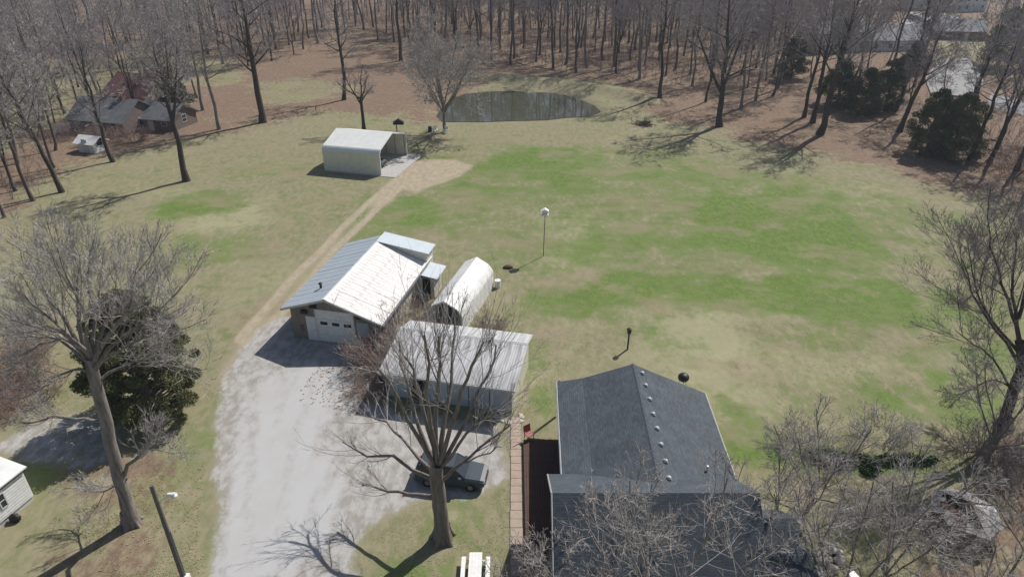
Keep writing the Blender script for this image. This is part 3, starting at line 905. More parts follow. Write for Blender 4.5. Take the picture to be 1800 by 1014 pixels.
# concrete drive and street among the far houses
for nm, poly in (('concrete_drive', [(1636, 168), (1625, 140), (1650, 108), (1700, 102), (1722, 125), (1730, 150), (1700, 172)]), ('street', [(1735, 185), (1742, 165), (1850, 190), (1960, 230), (1960, 262), (1840, 215)]),
                 ('concrete_drive', [(1585, 40), (1600, 22), (1660, 24), (1690, 34), (1640, 46), (1605, 52)])):
    pts = px_poly(poly)
    mb = MB(); mb.add([(p[0], p[1], 1.0) for p in pts] + [(p[0], p[1], -.5) for p in pts], [tuple(range(len(pts)))] + [(i, (i + 1) % len(pts), len(pts) + (i + 1) % len(pts), len(pts) + i) for i in range(len(pts))])
    hh = max(hz(*p) for p in pts)
    o = mb.build(nm, M['far_concrete'], None, (0, 0, hh - .97)); o['kind'] = 'structure'

def white_home():
    g = empty('mobile_home', (-29.75, 30.6, 0), math.radians(-16)); tag(g, 'white mobile home with pale roof at the left edge', 'mobile home')
    w = MB(); w.box(-4.2, 0, -13, 0, .35, 2.55); w.build('wall', M['white_plastic'], g)
    sk = MB(); sk.box(-4.1, -.08, -12.9, -.08, 0, .35); sk.build('skirting', M['trim'], g)
    roof_slab('roof', [(-4.4, .2, 2.62), (-2.1, .2, 3.0), (-2.1, -13.2, 3.0), (-4.4, -13.2, 2.62)], .1, M['carport_roof'], g)
    roof_slab('roof', [(.22, .2, 2.62), (-2.1, .2, 3.0), (-2.1, -13.2, 3.0), (.22, -13.2, 2.62)], .1, M['carport_roof'], g)
    q = MB(); q.box(.06, .12, -13, .1, 2.36, 2.48); q.build('eave_strip', M['black'], g)
    window(g, -1.9, -1.45, 1.05, 2.1, 0, 1, 'y'); window(g, -5.2, -4.2, 1.2, 2.1, 0, 1, 'y')
    sg = MB()
    for k in range(9): sg.box(.002, .02, -12.9, -.1, .5 + k * .2, .515 + k * .2)
    sg.build('siding_joint', M['trim'], g)
white_home()
# ------------------------------------------------------------------ trees
def nrm(v):
    return v / np.maximum(np.linalg.norm(v, axis=-1, keepdims=True), 1e-9)

def perp(t):
    ref = np.where(np.abs(t[..., 2:3]) < 0.85, np.array([0., 0., 1.]), np.array([1., 0., 0.]))
    u = nrm(np.cross(t, ref))
    return u, np.cross(t, u)

def tubes(P, R, sides):
    """P (M,N,3) centre lines, R (M,N) radii -> vertices, quads"""
    Mn, N = P.shape[:2]
    T = np.empty_like(P)
    T[:, 1:-1] = P[:, 2:] - P[:, :-2]
    T[:, 0] = P[:, 1] - P[:, 0]; T[:, -1] = P[:, -1] - P[:, -2]
    T = nrm(T)
    u0, _ = perp(nrm(P[:, -1] - P[:, 0]))
    u = nrm(u0[:, None, :] - T * (T * u0[:, None, :]).sum(-1, keepdims=True))
    v = np.cross(T, u)
    a = np.arange(sides) * 2 * np.pi / sides
    ring = P[:, :, None, :] + R[:, :, None, None] * (u[:, :, None, :] * np.cos(a)[None, None, :, None] + v[:, :, None, :] * np.sin(a)[None, None, :, None])
    V = ring.reshape(-1, 3)
    idx = np.arange(Mn * N * sides).reshape(Mn, N, sides)
    a0 = idx[:, :-1]; a1 = idx[:, 1:]
    Q = np.stack([a0, np.roll(a0, -1, 2), np.roll(a1, -1, 2), a1], -1).reshape(-1, 4)
    return V, Q

def slivers(P, D, L, w, rng):
    """fine twigs: one tapering triangle each"""
    u, v = perp(nrm(D))
    a = rng.random(len(P))[:, None] * np.pi
    s = (u * np.cos(a) + v * np.sin(a)) * (w[:, None] if np.ndim(w) else w)
    V = np.stack([P - s, P + s, P + nrm(D) * L[:, None]], 1).reshape(-1, 3)
    return V, np.arange(len(V)).reshape(-1, 3)

class Geo:
    def __init__(s): s.V, s.Q, s.T, s.n = [], [], [], 0
    def quad(s, VQ):
        s.V.append(VQ[0]); s.Q.append(VQ[1] + s.n); s.n += len(VQ[0])
    def tri(s, VT):
        s.V.append(VT[0]); s.T.append(VT[1] + s.n); s.n += len(VT[0])
    def mesh(s, name, m, smooth=True):
        V = np.concatenate(s.V) if s.V else np.zeros((0, 3))
        Q = np.concatenate(s.Q) if s.Q else np.zeros((0, 4), int)
        T = np.concatenate(s.T) if s.T else np.zeros((0, 3), int)
        me = bpy.data.meshes.new(name)
        me.vertices.add(len(V)); me.loops.add(Q.size + T.size); me.polygons.add(len(Q) + len(T))
        me.vertices.foreach_set('co', V.astype(np.float32).ravel())
        me.loops.foreach_set('vertex_index', np.concatenate([Q.ravel(), T.ravel()]).astype(np.int32))
        me.polygons.foreach_set('loop_start', np.concatenate([np.arange(len(Q)) * 4, Q.size + np.arange(len(T)) * 3]).astype(np.int32))
        me.polygons.foreach_set('loop_total', np.concatenate([np.full(len(Q), 4), np.full(len(T), 3)]).astype(np.int32))
        me.polygons.foreach_set('use_smooth', np.concatenate([np.full(len(Q), smooth), np.zeros(len(T), bool)]))
        me.update(); me.validate()
        me.materials.append(m)
        return me

def sample(P, R, t):
    """points, tangents, radii at t (M,n) along chains P (M,N,3)"""
    Mn, N = P.shape[:2]
    f = np.clip(t, 0, .9999) * (N - 1)
    i = f.astype(int); fr = (f - i)[..., None]
    r = np.arange(Mn)[:, None]
    a, b = P[r, i], P[r, i + 1]
    return a + (b - a) * fr, nrm(b - a), R[r, i] + (R[r, i + 1] - R[r, i]) * fr[..., 0]

def grow(p, d, L, r0, r1, npts, wob, up, rng):
    Mn = len(p)
    P = np.empty((Mn, npts, 3)); P[:, 0] = p
    d = nrm(d)
    for k in range(1, npts):
        d = nrm(d + rng.normal(0, wob, (Mn, 3)) + np.array([0, 0, up]))
        P[:, k] = P[:, k - 1] + d * (L / (npts - 1))[:, None]
    t = np.linspace(0, 1, npts)[None, :]
    R = r0[:, None] * (1 - t) + r1 * t if np.ndim(r1) == 0 else r0[:, None] * (1 - t) + r1[:, None] * t
    return P, R

def spawn(P, R, n, rng, tr=(.3, .98), ang=45, angj=12, ratio=.5, prof=.6, rr=.6, rend=.006, npts=4, wob=.12, up=.06, lmax=99, upb=0.0, azlock=None):
    Mn = len(P)
    plen = np.linalg.norm(np.diff(P, axis=1), axis=-1).sum(1)
    t = tr[0] + (tr[1] - tr[0]) * (np.arange(n)[None, :] + rng.random((Mn, n))) / n
    pos, tan, rad = sample(P, R, t)
    u, v = perp(tan)
    az = rng.random((Mn, 1)) * 6.28 + np.arange(n)[None, :] * 2.39996 + rng.normal(0, .4, (Mn, n))
    a = np.radians(rng.normal(ang, angj, (Mn, n)))
    d = tan * np.cos(a)[..., None] + (u * np.cos(az)[..., None] + v * np.sin(az)[..., None]) * np.sin(a)[..., None]
    d[..., 2] += upb
    s = (t - tr[0]) / (tr[1] - tr[0])
    L = np.minimum(plen[:, None] * ratio * (1 - prof * s), lmax) * rng.uniform(.65, 1.25, (Mn, n))
    r0 = np.maximum(rad * rr, rend * 1.3)
    return grow(pos.reshape(-1, 3), d.reshape(-1, 3), L.ravel(), r0.ravel(), rend, npts, wob, up, rng)

def bark(name, c, c2, b=.5):
    return mat(name, c, .9, c2, 2.2, stretch=(2.5, 2.5, .35), bump=b, bscale=6, spec=.2, lo=.3, hi=.68)
BK_DARK = bark('dark_bark', (.10, .085, .076), (.05, .041, .037))
BK_MID = bark('mid_brown_bark', (.15, .125, .115), (.08, .066, .06))
BK_GREY = bark('grey_bark', (.32, .29, .27), (.13, .115, .105))
BK_PALE = bark('pale_bark', (.36, .33, .30), (.20, .18, .165))
BK_OAK = bark('brown_grey_bark', (.28, .245, .215), (.135, .115, .10))
TW_WOOD = mat('woodland_twigs', (.40, .36, .365), .9, (.29, .255, .26), .6, spec=.2)
TW_GREY = mat('grey_twigs', (.45, .42, .40), .9, (.32, .295, .285), .6, spec=.2)
TW_PALE = mat('pale_twigs', (.50, .46, .435), .9, (.36, .325, .31), .6, spec=.2)
TW_DARK = mat('dark_twigs', (.32, .28, .28), .9, (.22, .19, .19), .6, spec=.2)
TW_BROWN = mat('brown_twigs', (.37, .275, .235), .9, (.25, .18, .15), .6, spec=.2)
TW_UNDER = mat('undergrowth_twigs', (.25, .19, .18), .9, (.16, .12, .12), .3, spec=.2)
TW_PLUM = mat('plum_twigs', (.16, .075, .085), .9, (.11, .05, .06), .6, spec=.2)

def crown_from(limbs, g, rng, nb=7, nt=6, nf=4, bl=.42, tl=.5, fl=.6, w=.011, up=.08, ang=42, r_tw=.008, tr0=.28):
    """branches, twigs and fine twigs on limb chains (P, R)"""
    P, R = limbs
    b = spawn(P, R, nb, rng, (tr0, .98), ang, 12, bl, .55, .36, r_tw * 1.4, 5, .13, up)
    g.quad(tubes(*b, 3))
    t = spawn(*b, nt, rng, (.2, .98), ang, 14, tl, .4, .5, r_tw * .8, 3, .15, up)
    g.quad(tubes(*t, 3))
    # fine twigs along twigs and branch ends
    Mn = len(t[0])
    tt = rng.uniform(.15, 1, (Mn, nf))
    pos, tan, rad = sample(*t, tt)
    ln = np.linalg.norm(t[0][:, -1] - t[0][:, 0], axis=-1)[:, None] * fl * rng.uniform(.5, 1.3, (Mn, nf))
    d = nrm(tan + rng.normal(0, .5, tan.shape) + np.array([0, 0, up * 3]))
    g.tri(slivers(pos.reshape(-1, 3), d.reshape(-1, 3), ln.ravel(), w, rng))
    return b, t

def forest_tree(seed, H, r, clear=.42, spread=.3, lean=0.0, fork=False, tw=None, bk=None, nl=15, nb=7, nt=6, nf=4, w=.013, name=''):
    rng = np.random.default_rng(seed)
    tk, cr = Geo(), Geo()
    n = 11
    t = np.linspace(0, 1, n)
    wx = np.cumsum(rng.normal(0, .008, n)) * H + lean * H * t; wy = np.cumsum(rng.normal(0, .008, n)) * H
    P = np.stack([wx - wx[0], wy - wy[0], t * H], 1)[None]
    R = (r * (1 - t) ** .75 + .02)[None]
    R[0, 0] *= 1.45
    P[0, 0, 2] = -.5
    P[0, 1, 2] = min(P[0, 1, 2], 1.6)
    tk.quad(tubes(P, R, 8))
    limbs = []
    lb = spawn(P, R, nl, rng, (clear, .97), 54, 11, spread, .5, .42, .02, 6, .1, .09)
    limbs.append(lb)
    if fork:
        fk = spawn(P, R, 2, rng, (clear - .08, clear + .06), 24, 6, .55, .2, .75, .03, 8, .06, .08)
        tk.quad(tubes(*fk, 6))
        l2 = spawn(*fk, nl // 2, rng, (.3, .97), 42, 10, .4, .5, .5, .02, 6, .1, .1)
        limbs.append(l2)
    for l in limbs:
        tk.quad(tubes(*l, 4))
        crown_from(l, cr, rng, nb, nt, nf, w=w, bl=.55, tl=.55, r_tw=.007)
    # short leader twigs at the very top
    return tk.mesh('trunk', bk or BK_DARK), cr.mesh('crown', tw or TW_WOOD)

def oak_tree(seed, H, r, fork_h=.25, spread=.55, nlead=6, tw=None, bk=None, nb=8, nt=7, nf=5, w=.012, round_=False, sub=6):
    """open-grown: a short trunk that parts into spreading leaders"""
    rng = np.random.default_rng(seed)
    tk, cr = Geo(), Geo()
    fh = H * fork_h
    n = 7
    t = np.linspace(0, 1, n)
    P = np.stack([rng.normal(0, .05, n) * t, rng.normal(0, .05, n) * t, t * fh], 1)[None]; P[0, 0, 2] = -.4
    R = (r * (1 - .3 * t))[None]; R[0, 0] *= 1.5; R[0, 1] *= 1.08
    tk.quad(tubes(P, R, 10))
    top = P[0, -1]
    k = nlead
    az = np.arange(k) * 6.283 / k + rng.normal(0, .25, k)
    el = np.radians(np.where(np.arange(k) % 3 == 0, 72, np.where(np.arange(k) % 3 == 1, 52, 34)) + rng.normal(0, 5, k))
    d = np.stack([np.cos(az) * np.cos(el), np.sin(az) * np.cos(el), np.sin(el)], 1)
    reach = (H - fh) * (.55 + .5 * np.sin(el)) * (spread + .5)
    st = top[None] - np.stack([np.zeros(k), np.zeros(k), rng.random(k) * fh * .25], 1)
    L = grow(st, d, reach * .95, np.full(k, r * .5), .03, 8, .09, .05 if not round_ else .09, rng)
    tk.quad(tubes(*L, 6))
    lb = spawn(*L, sub, rng, (.25, .95), 42, 10, .48, .5, .55, .018, 6, .12, .08)
    tk.quad(tubes(*lb, 4))
    for l in (L, lb):
        crown_from(l, cr, rng, nb, nt, nf, w=w, tr0=.35, bl=.36 if l is L else .46)
    return tk.mesh('trunk', bk or BK_GREY), cr.mesh('crown', tw or TW_GREY)

def place_tree(name, meshes, loc, rz, sc, label, cat='tree', group=None, tilt=None):
    e = empty(name, loc, rz)
    if tilt: e.rotation_euler = (tilt[0], tilt[1], rz)
    e.scale = (sc, sc, sc) if np.ndim(sc) == 0 else sc
    tag(e, label, cat, group)
    for nm, me in zip(('trunk', 'crown'), meshes):
        if me is None: continue
        o = bpy.data.objects.new(nm, me); o.parent = e
        COL.objects.link(o)
    return e

def limb_px(pts, yb, dy, n=9, wig=.05, rng=None, cut=1.0):
    """a limb through survey pixels, its depth going from yb to yb+dy along its length; resampled smoothly"""
    k = len(pts)
    W = np.array([at_depth(px, py, yb + dy * (i / (k - 1)) ** 1.2) for i, (px, py) in enumerate(pts)])
    s = np.linspace(0, (k - 1) * cut, n)
    i = np.clip(s.astype(int), 0, k - 2); f = (s - i)[:, None]
    im, ip = np.clip(i - 1, 0, k - 1), np.clip(i + 2, 0, k - 1)
    p0, p1, p2, p3 = W[im], W[i], W[i + 1], W[ip]
    C = .5 * (2 * p1 + (p2 - p0) * f + (2 * p0 - 5 * p1 + 4 * p2 - p3) * f ** 2 + (3 * p1 - p0 - 3 * p2 + p3) * f ** 3)
    if rng is not None:
        C[1:-1] += rng.normal(0, wig, (n - 2, 3))
    return C

def hero_tree(name, label, base_px, trunk, trunk_r, limbs, seed, bk, tw, nb, nt, nf, w=.009, bl=.45, ang=38, up=.1, r_tw=.008, tr0=.35, lim_sub=4, sub_ratio=.5, fine_on_limbs=True, cut=1.0, lr=1.0):
    """a tree whose trunk and main limbs follow the photograph"""
    rng = np.random.default_rng(seed)
    bx, by = at(*base_px)
    o = np.array([bx, by, 0.0])
    tk, cr = Geo(), Geo()
    T = limb_px(trunk, by, 0, 12, .02, rng) - o
    T[0] = (T[0][0], T[0][1], -.4)
    R = np.linspace(trunk_r[0], trunk_r[1], 12); R[0] *= 1.5; R[1] *= 1.12
    tk.quad(tubes(T[None], R[None], 14))
    # root flare
    for a in np.arange(5) * 1.2566 + rng.random():
        p = np.array([[np.cos(a) * trunk_r[0] * q, np.sin(a) * trunk_r[0] * q, z_] for q, z_ in ((.55, 1.0), (.9, .45), (1.35, .12), (1.9, -.1))])
        tk.quad(tubes(p[None], np.array([[.3, .26, .2, .1]]) * trunk_r[0] / .5, 6))
    LP, LR = [], []
    for (pts, dy, r0, r1) in limbs:
        y0 = by
        C = limb_px(pts, y0, dy, 9, .05, rng, cut) - o
        LP.append(C); LR.append((r0 + (r1 - r0) * np.linspace(0, 1, 9) ** .8) * lr)
    LP, LR = np.array(LP), np.array(LR)
    tk.quad(tubes(LP, LR, 8))
    sb = spawn(LP, LR, lim_sub, rng, (.3, .97), ang, 10, sub_ratio, .5, .4, .016, 7, .1, up * .8)
    tk.quad(tubes(*sb, 5))
    crown_from((LP, LR), cr, rng, nb, nt, nf, bl * .7, .5, .6, w, up, ang, r_tw, tr0)
    crown_from(sb, cr, rng, nb, nt, nf, bl, .5, .6, w, up, ang, r_tw, .25)
    e = place_tree(name, (tk.mesh('trunk', bk), cr.mesh('crown', tw)), (bx, by, 0), 0, 1, label)
    return e

# the pruned tree in front of the tin shed
hero_tree('pruned_tree', 'large pruned bare tree with stubby upright limbs beside the parked car', (779, 946),
    [(779, 946), (775, 905), (771, 870), (768, 840), (768, 815)], (.44, .37), [
    ([(768, 872), (722, 868), (680, 861), (637, 852)], 2.0, .17, .07),
    ([(765, 845), (728, 828), (690, 800), (645, 802), (602, 776)], 3.0, .19, .05),
    ([(764, 838), (728, 795), (690, 752), (652, 731)], 4.2, .16, .06),
    ([(765, 828), (742, 780), (716, 735), (695, 690), (664, 648)], -2.5, .20, .06),
    ([(766, 822), (742, 762), (720, 695), (708, 640), (702, 598)], 4.0, .20, .07),
    ([(767, 818), (752, 752), (738, 690), (726, 650), (712, 628)], 1.0, .17, .08),
    ([(768, 815), (756, 750), (751, 690), (753, 640), (746, 590)], -3.2, .18, .06),
    ([(769, 815), (765, 740), (772, 680), (774, 640), (772, 592)], .9, .19, .09),
    ([(770, 815), (780, 740), (793, 680), (797, 620), (799, 556)], 4.2, .22, .06),
    ([(772, 818), (797, 745), (812, 690), (832, 645), (850, 602)], -2.2, .19, .06),
    ([(773, 822), (806, 765), (832, 705), (860, 655), (872, 606)], 3.2, .18, .06),
    ([(773, 846), (808, 816), (848, 783), (895, 748)], .2, .16, .06),
    ([(815, 812), (850, 797), (882, 786)], .5, .08, .04),
    ([(772, 830), (800, 790), (845, 742), (888, 722)], -1.5, .15, .05)],
    11, BK_OAK, TW_GREY, 7, 4, 4, w=.0075, bl=.85, ang=27, up=.15, r_tw=.006, tr0=.55, lim_sub=2, sub_ratio=.36, lr=.78)

hero_tree('grey_tree', 'tall grey-barked bare tree leaning left beside the gravel driveway', (232, 920),
    [(232, 920), (216, 862), (198, 795), (182, 725), (166, 662), (159, 628)], (.37, .27), [
    ([(159, 640), (143, 590), (136, 520), (141, 455), (136, 398)], .5, .24, .03),
    ([(161, 645), (186, 592), (224, 546), (237, 485), (252, 415)], -1.5, .24, .03),
    ([(157, 632), (112, 562), (74, 500), (48, 425)], 2.5, .22, .03),
    ([(156, 622), (122, 588), (62, 540), (0, 468)], -2.0, .2, .03),
    ([(158, 652), (132, 604), (92, 600), (42, 622), (-4, 640)], -1.0, .19, .03),
    ([(163, 655), (202, 602), (262, 562), (312, 512), (345, 465)], 1.8, .22, .03),
    ([(160, 640), (167, 562), (176, 482), (190, 402)], 3.0, .22, .03),
    ([(160, 640), (150, 560), (110, 470), (92, 395)], -3.0, .2, .03),
    ([(160, 640), (190, 560), (270, 480), (300, 410)], 3.4, .2, .03),
    ([(159, 630), (100, 580), (30, 560), (-40, 520)], 3.2, .18, .03),
    ([(178, 738), (140, 735), (92, 733), (48, 744), (-6, 733)], -1.2, .17, .05),
    ([(214, 842), (238, 803), (274, 784), (328, 770)], -.6, .2, .09),
    ([(168, 672), (212, 645), (270, 628), (345, 616)], 1.8, .17, .03),
    ([(161, 655), (120, 652), (70, 684), (10, 712)], -2.2, .16, .03),
    ([(161, 650), (204, 622), (268, 586), (340, 566)], -2.6, .18, .03),
    ([(158, 640), (110, 600), (60, 590), (-20, 600)], 2.4, .17, .03),
    ([(222, 842), (198, 855), (164, 864), (118, 844)], 1.2, .1, .04)],
    12, BK_GREY, TW_GREY, 7, 7, 6, w=.0085, bl=.68, ang=30, up=.11, lim_sub=6, sub_ratio=.62, r_tw=.005, cut=.8, lr=.66)

hero_tree('dark_tree', 'dark bare tree with long fanning limbs at the right edge of the lawn', (1762, 752),
    [(1762, 752), (1772, 715), (1786, 672), (1796, 640), (1792, 600)], (.37, .27), [
    ([(1794, 612), (1786, 560), (1779, 490), (1786, 425), (1792, 350)], .5, .26, .03),
    ([(1795, 645), (1760, 592), (1722, 540), (1697, 470), (1668, 405)], -1.0, .2, .03),
    ([(1795, 625), (1752, 572), (1718, 515), (1702, 430), (1690, 368)], 2.2, .18, .03),
    ([(1782, 690), (1742, 626), (1702, 600), (1648, 552)], -2.0, .14, .03),
    ([(1786, 570), (1760, 492), (1742, 422), (1735, 362)], -1.5, .17, .03),
    ([(1788, 690), (1745, 668), (1700, 690), (1660, 700)], 1.0, .12, .03),
    ([(1795, 620), (1832, 560), (1856, 480), (1870, 400)], -1.2, .2, .03),
    ([(1796, 635), (1850, 590), (1910, 540), (1950, 470)], 1.6, .2, .03),
    ([(1790, 560), (1812, 480), (1822, 420), (1826, 360)], 2.8, .18, .03)],
    13, BK_DARK, TW_DARK, 9, 7, 6, w=.0105, bl=.6, ang=31, up=.09, lim_sub=6, sub_ratio=.54, r_tw=.0055, cut=.8, lr=.72)

# --- trees close to the camera whose crowns rise into the bottom of the picture
def near_tree(label, x, y, H, seed, tw, bk, spread=.5, nlead=6, nb=7, nt=6, nf=4, r=.2, fork=.28, w=.007, name='bare_tree', group=None):
    w = w * 1.15
    ms = oak_tree(seed, H, r, fork, spread, nlead, tw, bk, nb, nt, nf, w)
    place_tree(name, ms, (x, y, 0), 0, 1, label, group=group)
near_tree('pale-twigged bare tree spreading over the front roof of the big house', 6.6, 19.4, 11.4, 31, TW_PALE, BK_PALE, .66, 9, 7, 6, 4, .15, .3, .0065)
near_tree('bare tree rising at the bottom edge right of the house', 15.9, 21.4, 10.0, 32, TW_PALE, BK_GREY, .45, 6, 6, 6, 5, .12, .2)
near_tree('thin bare tree among the scrub at the bottom, left of the collapsed shed', 19.4, 23.6, 10.5, 33, TW_PALE, BK_GREY, .42, 6, 6, 6, 5, .12, .2)
near_tree('leaning bare tree below the collapsed shed', 21.6, 20.4, 7.0, 34, TW_PALE, BK_GREY, .5, 5, 6, 5, 3, .15, .2)
near_tree('bare tree in the bottom right corner', 27.4, 23.0, 9.0, 35, TW_PALE, BK_GREY, .5, 6, 6, 6, 5, .12, .2)
near_tree('grey bare tree behind the collapsed shed near the dark-limbed tree', 31.6, 33.8, 8.0, 36, TW_GREY, BK_OAK, .6, 6, 6, 6, 5, .12, .2)
near_tree('small bare tree over the green ground cover', 18.4, 30.0, 6.5, 37, TW_PALE, BK_GREY, .6, 6, 6, 6, 4, .1, .15)
near_tree('bare tree right of the house corner over the yellow grass', 14.8, 26.6, 7.0, 38, TW_PALE, BK_GREY, .5, 5, 6, 6, 4, .1, .18)
near_tree('pale bare sapling by the walkway in the house shadow', 1.3, 21.8, 7.2, 39, TW_PALE, BK_GREY, .45, 5, 5, 5, 3, .1, .3, .006)

# --- single trees standing in the open further off
VARI = {}
def lone(px, py, H, seed, label, kind='forest', rz=0, name='bare_tree', **kw):
    x, y = at(px, py)
    kw['w'] = kw.get('w', .014) * 1.8; kw.setdefault('nf', 9)
    ms = forest_tree(seed, H, **kw) if kind == 'forest' else oak_tree(seed, H, **kw)
    return place_tree(name, ms, (x, y, hz(x, y)), rz, 1, label)
lone(328, 318, 18, 51, 'dark fork-trunked bare tree on the lawn left of the carport', r=.42, clear=.5, spread=.28, fork=True, nl=12, w=.014, bk=BK_DARK, tw=TW_WOOD)
lone(462, 216, 25, 52, 'tall straight-trunked bare tree at the edge of the left woods', r=.58, clear=.32, spread=.36, nl=20, w=.015, bk=BK_DARK, tw=TW_WOOD)
lone(386, 228, 20, 53, 'slender pale-crowned tree left of the tall straight tree', r=.3, clear=.35, spread=.3, nl=16, w=.015, bk=BK_GREY, tw=TW_GREY)
lone(357, 194, 20, 54, 'slender tree beside the left house behind the forked tree', r=.28, clear=.35, spread=.28, nl=15, w=.015, bk=BK_GREY, tw=TW_GREY)
lone(200, 285, 17, 55, 'thin dark tree right of the small white shed', r=.28, clear=.3, spread=.3, nl=13, w=.014)
lone(110, 338, 17, 56, 'leaning dark tree at the left lawn edge', r=.3, clear=.35, spread=.33, nl=13, w=.014, lean=-.2)
lone(640, 229, 13.0, 57, 'small dark fork-limbed tree behind the carport', kind='oak', r=.3, fork_h=.42, spread=.3, nlead=5, tw=TW_WOOD, bk=BK_DARK, nb=6, nt=5, nf=3, w=.014, sub=4)
lone(782, 232, 19.0, 58, 'round-crowned grey tree at the near left end of the pond', kind='oak', r=.32, fork_h=.2, spread=.42, nlead=11, tw=TW_PALE, bk=BK_GREY, nb=8, nt=7, nf=7, w=.018, round_=True, sub=7)
lone(604, 176, 22, 59, 'bare tree on the brown slope right of the tall straight tree', r=.36, clear=.3, spread=.27, nl=16, w=.015)
lone(705, 107, 24, 60, 'dark straight tree standing on the slope left of the pond', r=.42, clear=.4, spread=.27, nl=15, w=.017)
lone(1160, 176, 23, 61, 'straight dark tree right of the pond', r=.36, clear=.42, spread=.26, nl=15, w=.016)
lone(1265, 223, 22, 62, 'large dark tree with spreading crown at the right lawn edge', r=.52, clear=.3, spread=.4, nl=17, fork=True, w=.016)
lone(1440, 236, 23, 63, 'large dark tree with a pale streak on its trunk at the right wood edge', r=.55, clear=.35, spread=.36, nl=16, fork=True, w=.015)
lone(1413, 206, 21, 64, 'straight tree just left of the pale-streaked tree', r=.33, clear=.4, spread=.28, nl=14, w=.015)
lone(1428, 216, 22, 65, 'second trunk tight behind the pale-streaked tree', r=.4, clear=.45, spread=.28, nl=14, w=.015)
lone(1303, 192, 21, 66, 'slim tree behind the spreading tree at the right lawn edge', r=.26, clear=.4, spread=.27, nl=14, w=.015, bk=BK_OAK)
lone(1328, 178, 21, 67, 'slim grey tree farthest of the row at the right lawn edge', r=.26, clear=.4, spread=.27, nl=14, w=.015, bk=BK_OAK)
lone(1580, 232, 17, 68, 'dark tree leaning right beside the dark evergreen thicket', r=.4, clear=.4, spread=.35, nl=14, lean=.14, w=.015)
lone(1240, 180, 20, 69, 'thin tree between the pond tree and the spreading tree', r=.2, clear=.4, spread=.27, nl=12, w=.015)
for k, (px, py) in enumerate(((1705, 280), (1738, 286), (1786, 300), (1676, 262), (1812, 318))):
    lone(px, py, 18 + k % 3, 70 + k, ('first leaning trunk right of the evergreen thicket', 'second leaning trunk right of the evergreen thicket', 'dark leaning tree at the right picture edge', 'thin trunk rising through the evergreen thicket', 'tree cut by the right picture edge over the scrub')[k],
         r=.3, clear=.45, spread=.3, nl=12, lean=.07 + .03 * (k % 2), w=.015)

# --- the woods: individuals from shared variants
variants = []
for k in range(9):
    H = (22, 25, 19, 23, 21, 26, 18, 24, 20)[k]
    variants.append(forest_tree(100 + k, H, (.25, .29, .19, .24, .22, .31, .17, .25, .2)[k], (.36, .32, .42, .28, .4, .36, .25, .45, .3)[k], (.33, .35, .3, .38, .31, .33, .4, .28, .36)[k],
        nl=(13, 15, 11, 14, 12, 15, 12, 11, 13)[k], nb=7, nt=6, nf=9, w=.026, fork=k in (3, 6), tw=(TW_WOOD, TW_GREY)[k % 3 == 1], bk=(BK_DARK, BK_MID, BK_OAK)[k % 3]))

def scatter(poly, spacing, seed, avoid=()):
    rg = random.Random(seed)
    xs = [p[0] for p in poly]; ys = [p[1] for p in poly]
    area = (max(xs) - min(xs)) * (max(ys) - min(ys))
    tries = int(area / spacing ** 2 * 3)
    P = np.array([(rg.uniform(min(xs), max(xs)), rg.uniform(min(ys), max(ys))) for _ in range(tries)])
    P = P[poly_dist(P[:, 0], P[:, 1], poly) < 0]
    out = []
    grid = {}
    for x, y in P:
        c = (int(x // spacing), int(y // spacing))
        if any((x - a) ** 2 + (y - b) ** 2 < spacing ** 2 for i in (-1, 0, 1) for j in (-1, 0, 1) for a, b in grid.get((c[0] + i, c[1] + j), ())): continue
        grid.setdefault(c, []).append((x, y))
        out.append((x, y))
    return out
AVOID = [at(1690, 140), at(1650, 140), at(1700, 150), at(1650, 40), at(1470, 90), at(1570, 85), at(1690, 65), at(1640, 12), at(1700, 12), at(1680, 110), at(1765, 190), at(1820, 205)]
REGIONS = [
    (px_poly([(690, 84), (860, 110), (960, 128), (1080, 139), (1250, 160), (1390, 172), (1390, 120), (1480, 60), (1500, 0), (560, 0), (640, 60)]), 5.6, 'grey-brown bare tree in the woods behind the pond', 'trees of the woods behind the pond'),
    (px_poly([(-60, 0), (540, 0), (610, 60), (560, 88), (480, 110), (410, 130), (330, 92), (200, 80), (60, 100), (-60, 110)]), 6.2, 'bare tree on the leafy slope at the top left', 'trees of the upper left slope'),
    (px_poly([(-260, 170), (40, 150), (110, 200), (96, 300), (60, 360), (-60, 440), (-300, 520)]), 5.2, 'thin bare tree in the scrub at the left edge', 'trees of the left edge scrub'),
    (px_poly([(1560, 205), (1640, 245), (1700, 262), (1830, 320), (2050, 400), (2200, 300), (1900, 190), (1780, 165), (1735, 190), (1640, 185)]), 6.5, 'dark thin tree in the thicket at the right edge', 'trees of the right edge thicket'),
    (px_poly([(1400, 165), (1560, 200), (1630, 178), (1600, 120), (1520, 110), (1420, 120)]), 7.5, 'bare tree in front of the far houses on the right', 'trees before the far houses'),
    (px_poly([(50, 120), (340, 100), (350, 185), (320, 205), (250, 245), (190, 262), (120, 290), (80, 260)]), 6.0, 'bare tree in the yard around the grey-roofed left house', 'trees around the left house'),
    (px_poly([(1500, 60), (1520, 0), (2000, 0), (1950, 120), (1800, 150), (1735, 130), (1720, 60), (1600, 60)]), 11.0, 'bare tree among the far houses at the top right', 'trees among the far houses')]
spots = []
HA, HB, HC = at(185, 236), at(262, 232), at(156, 270)
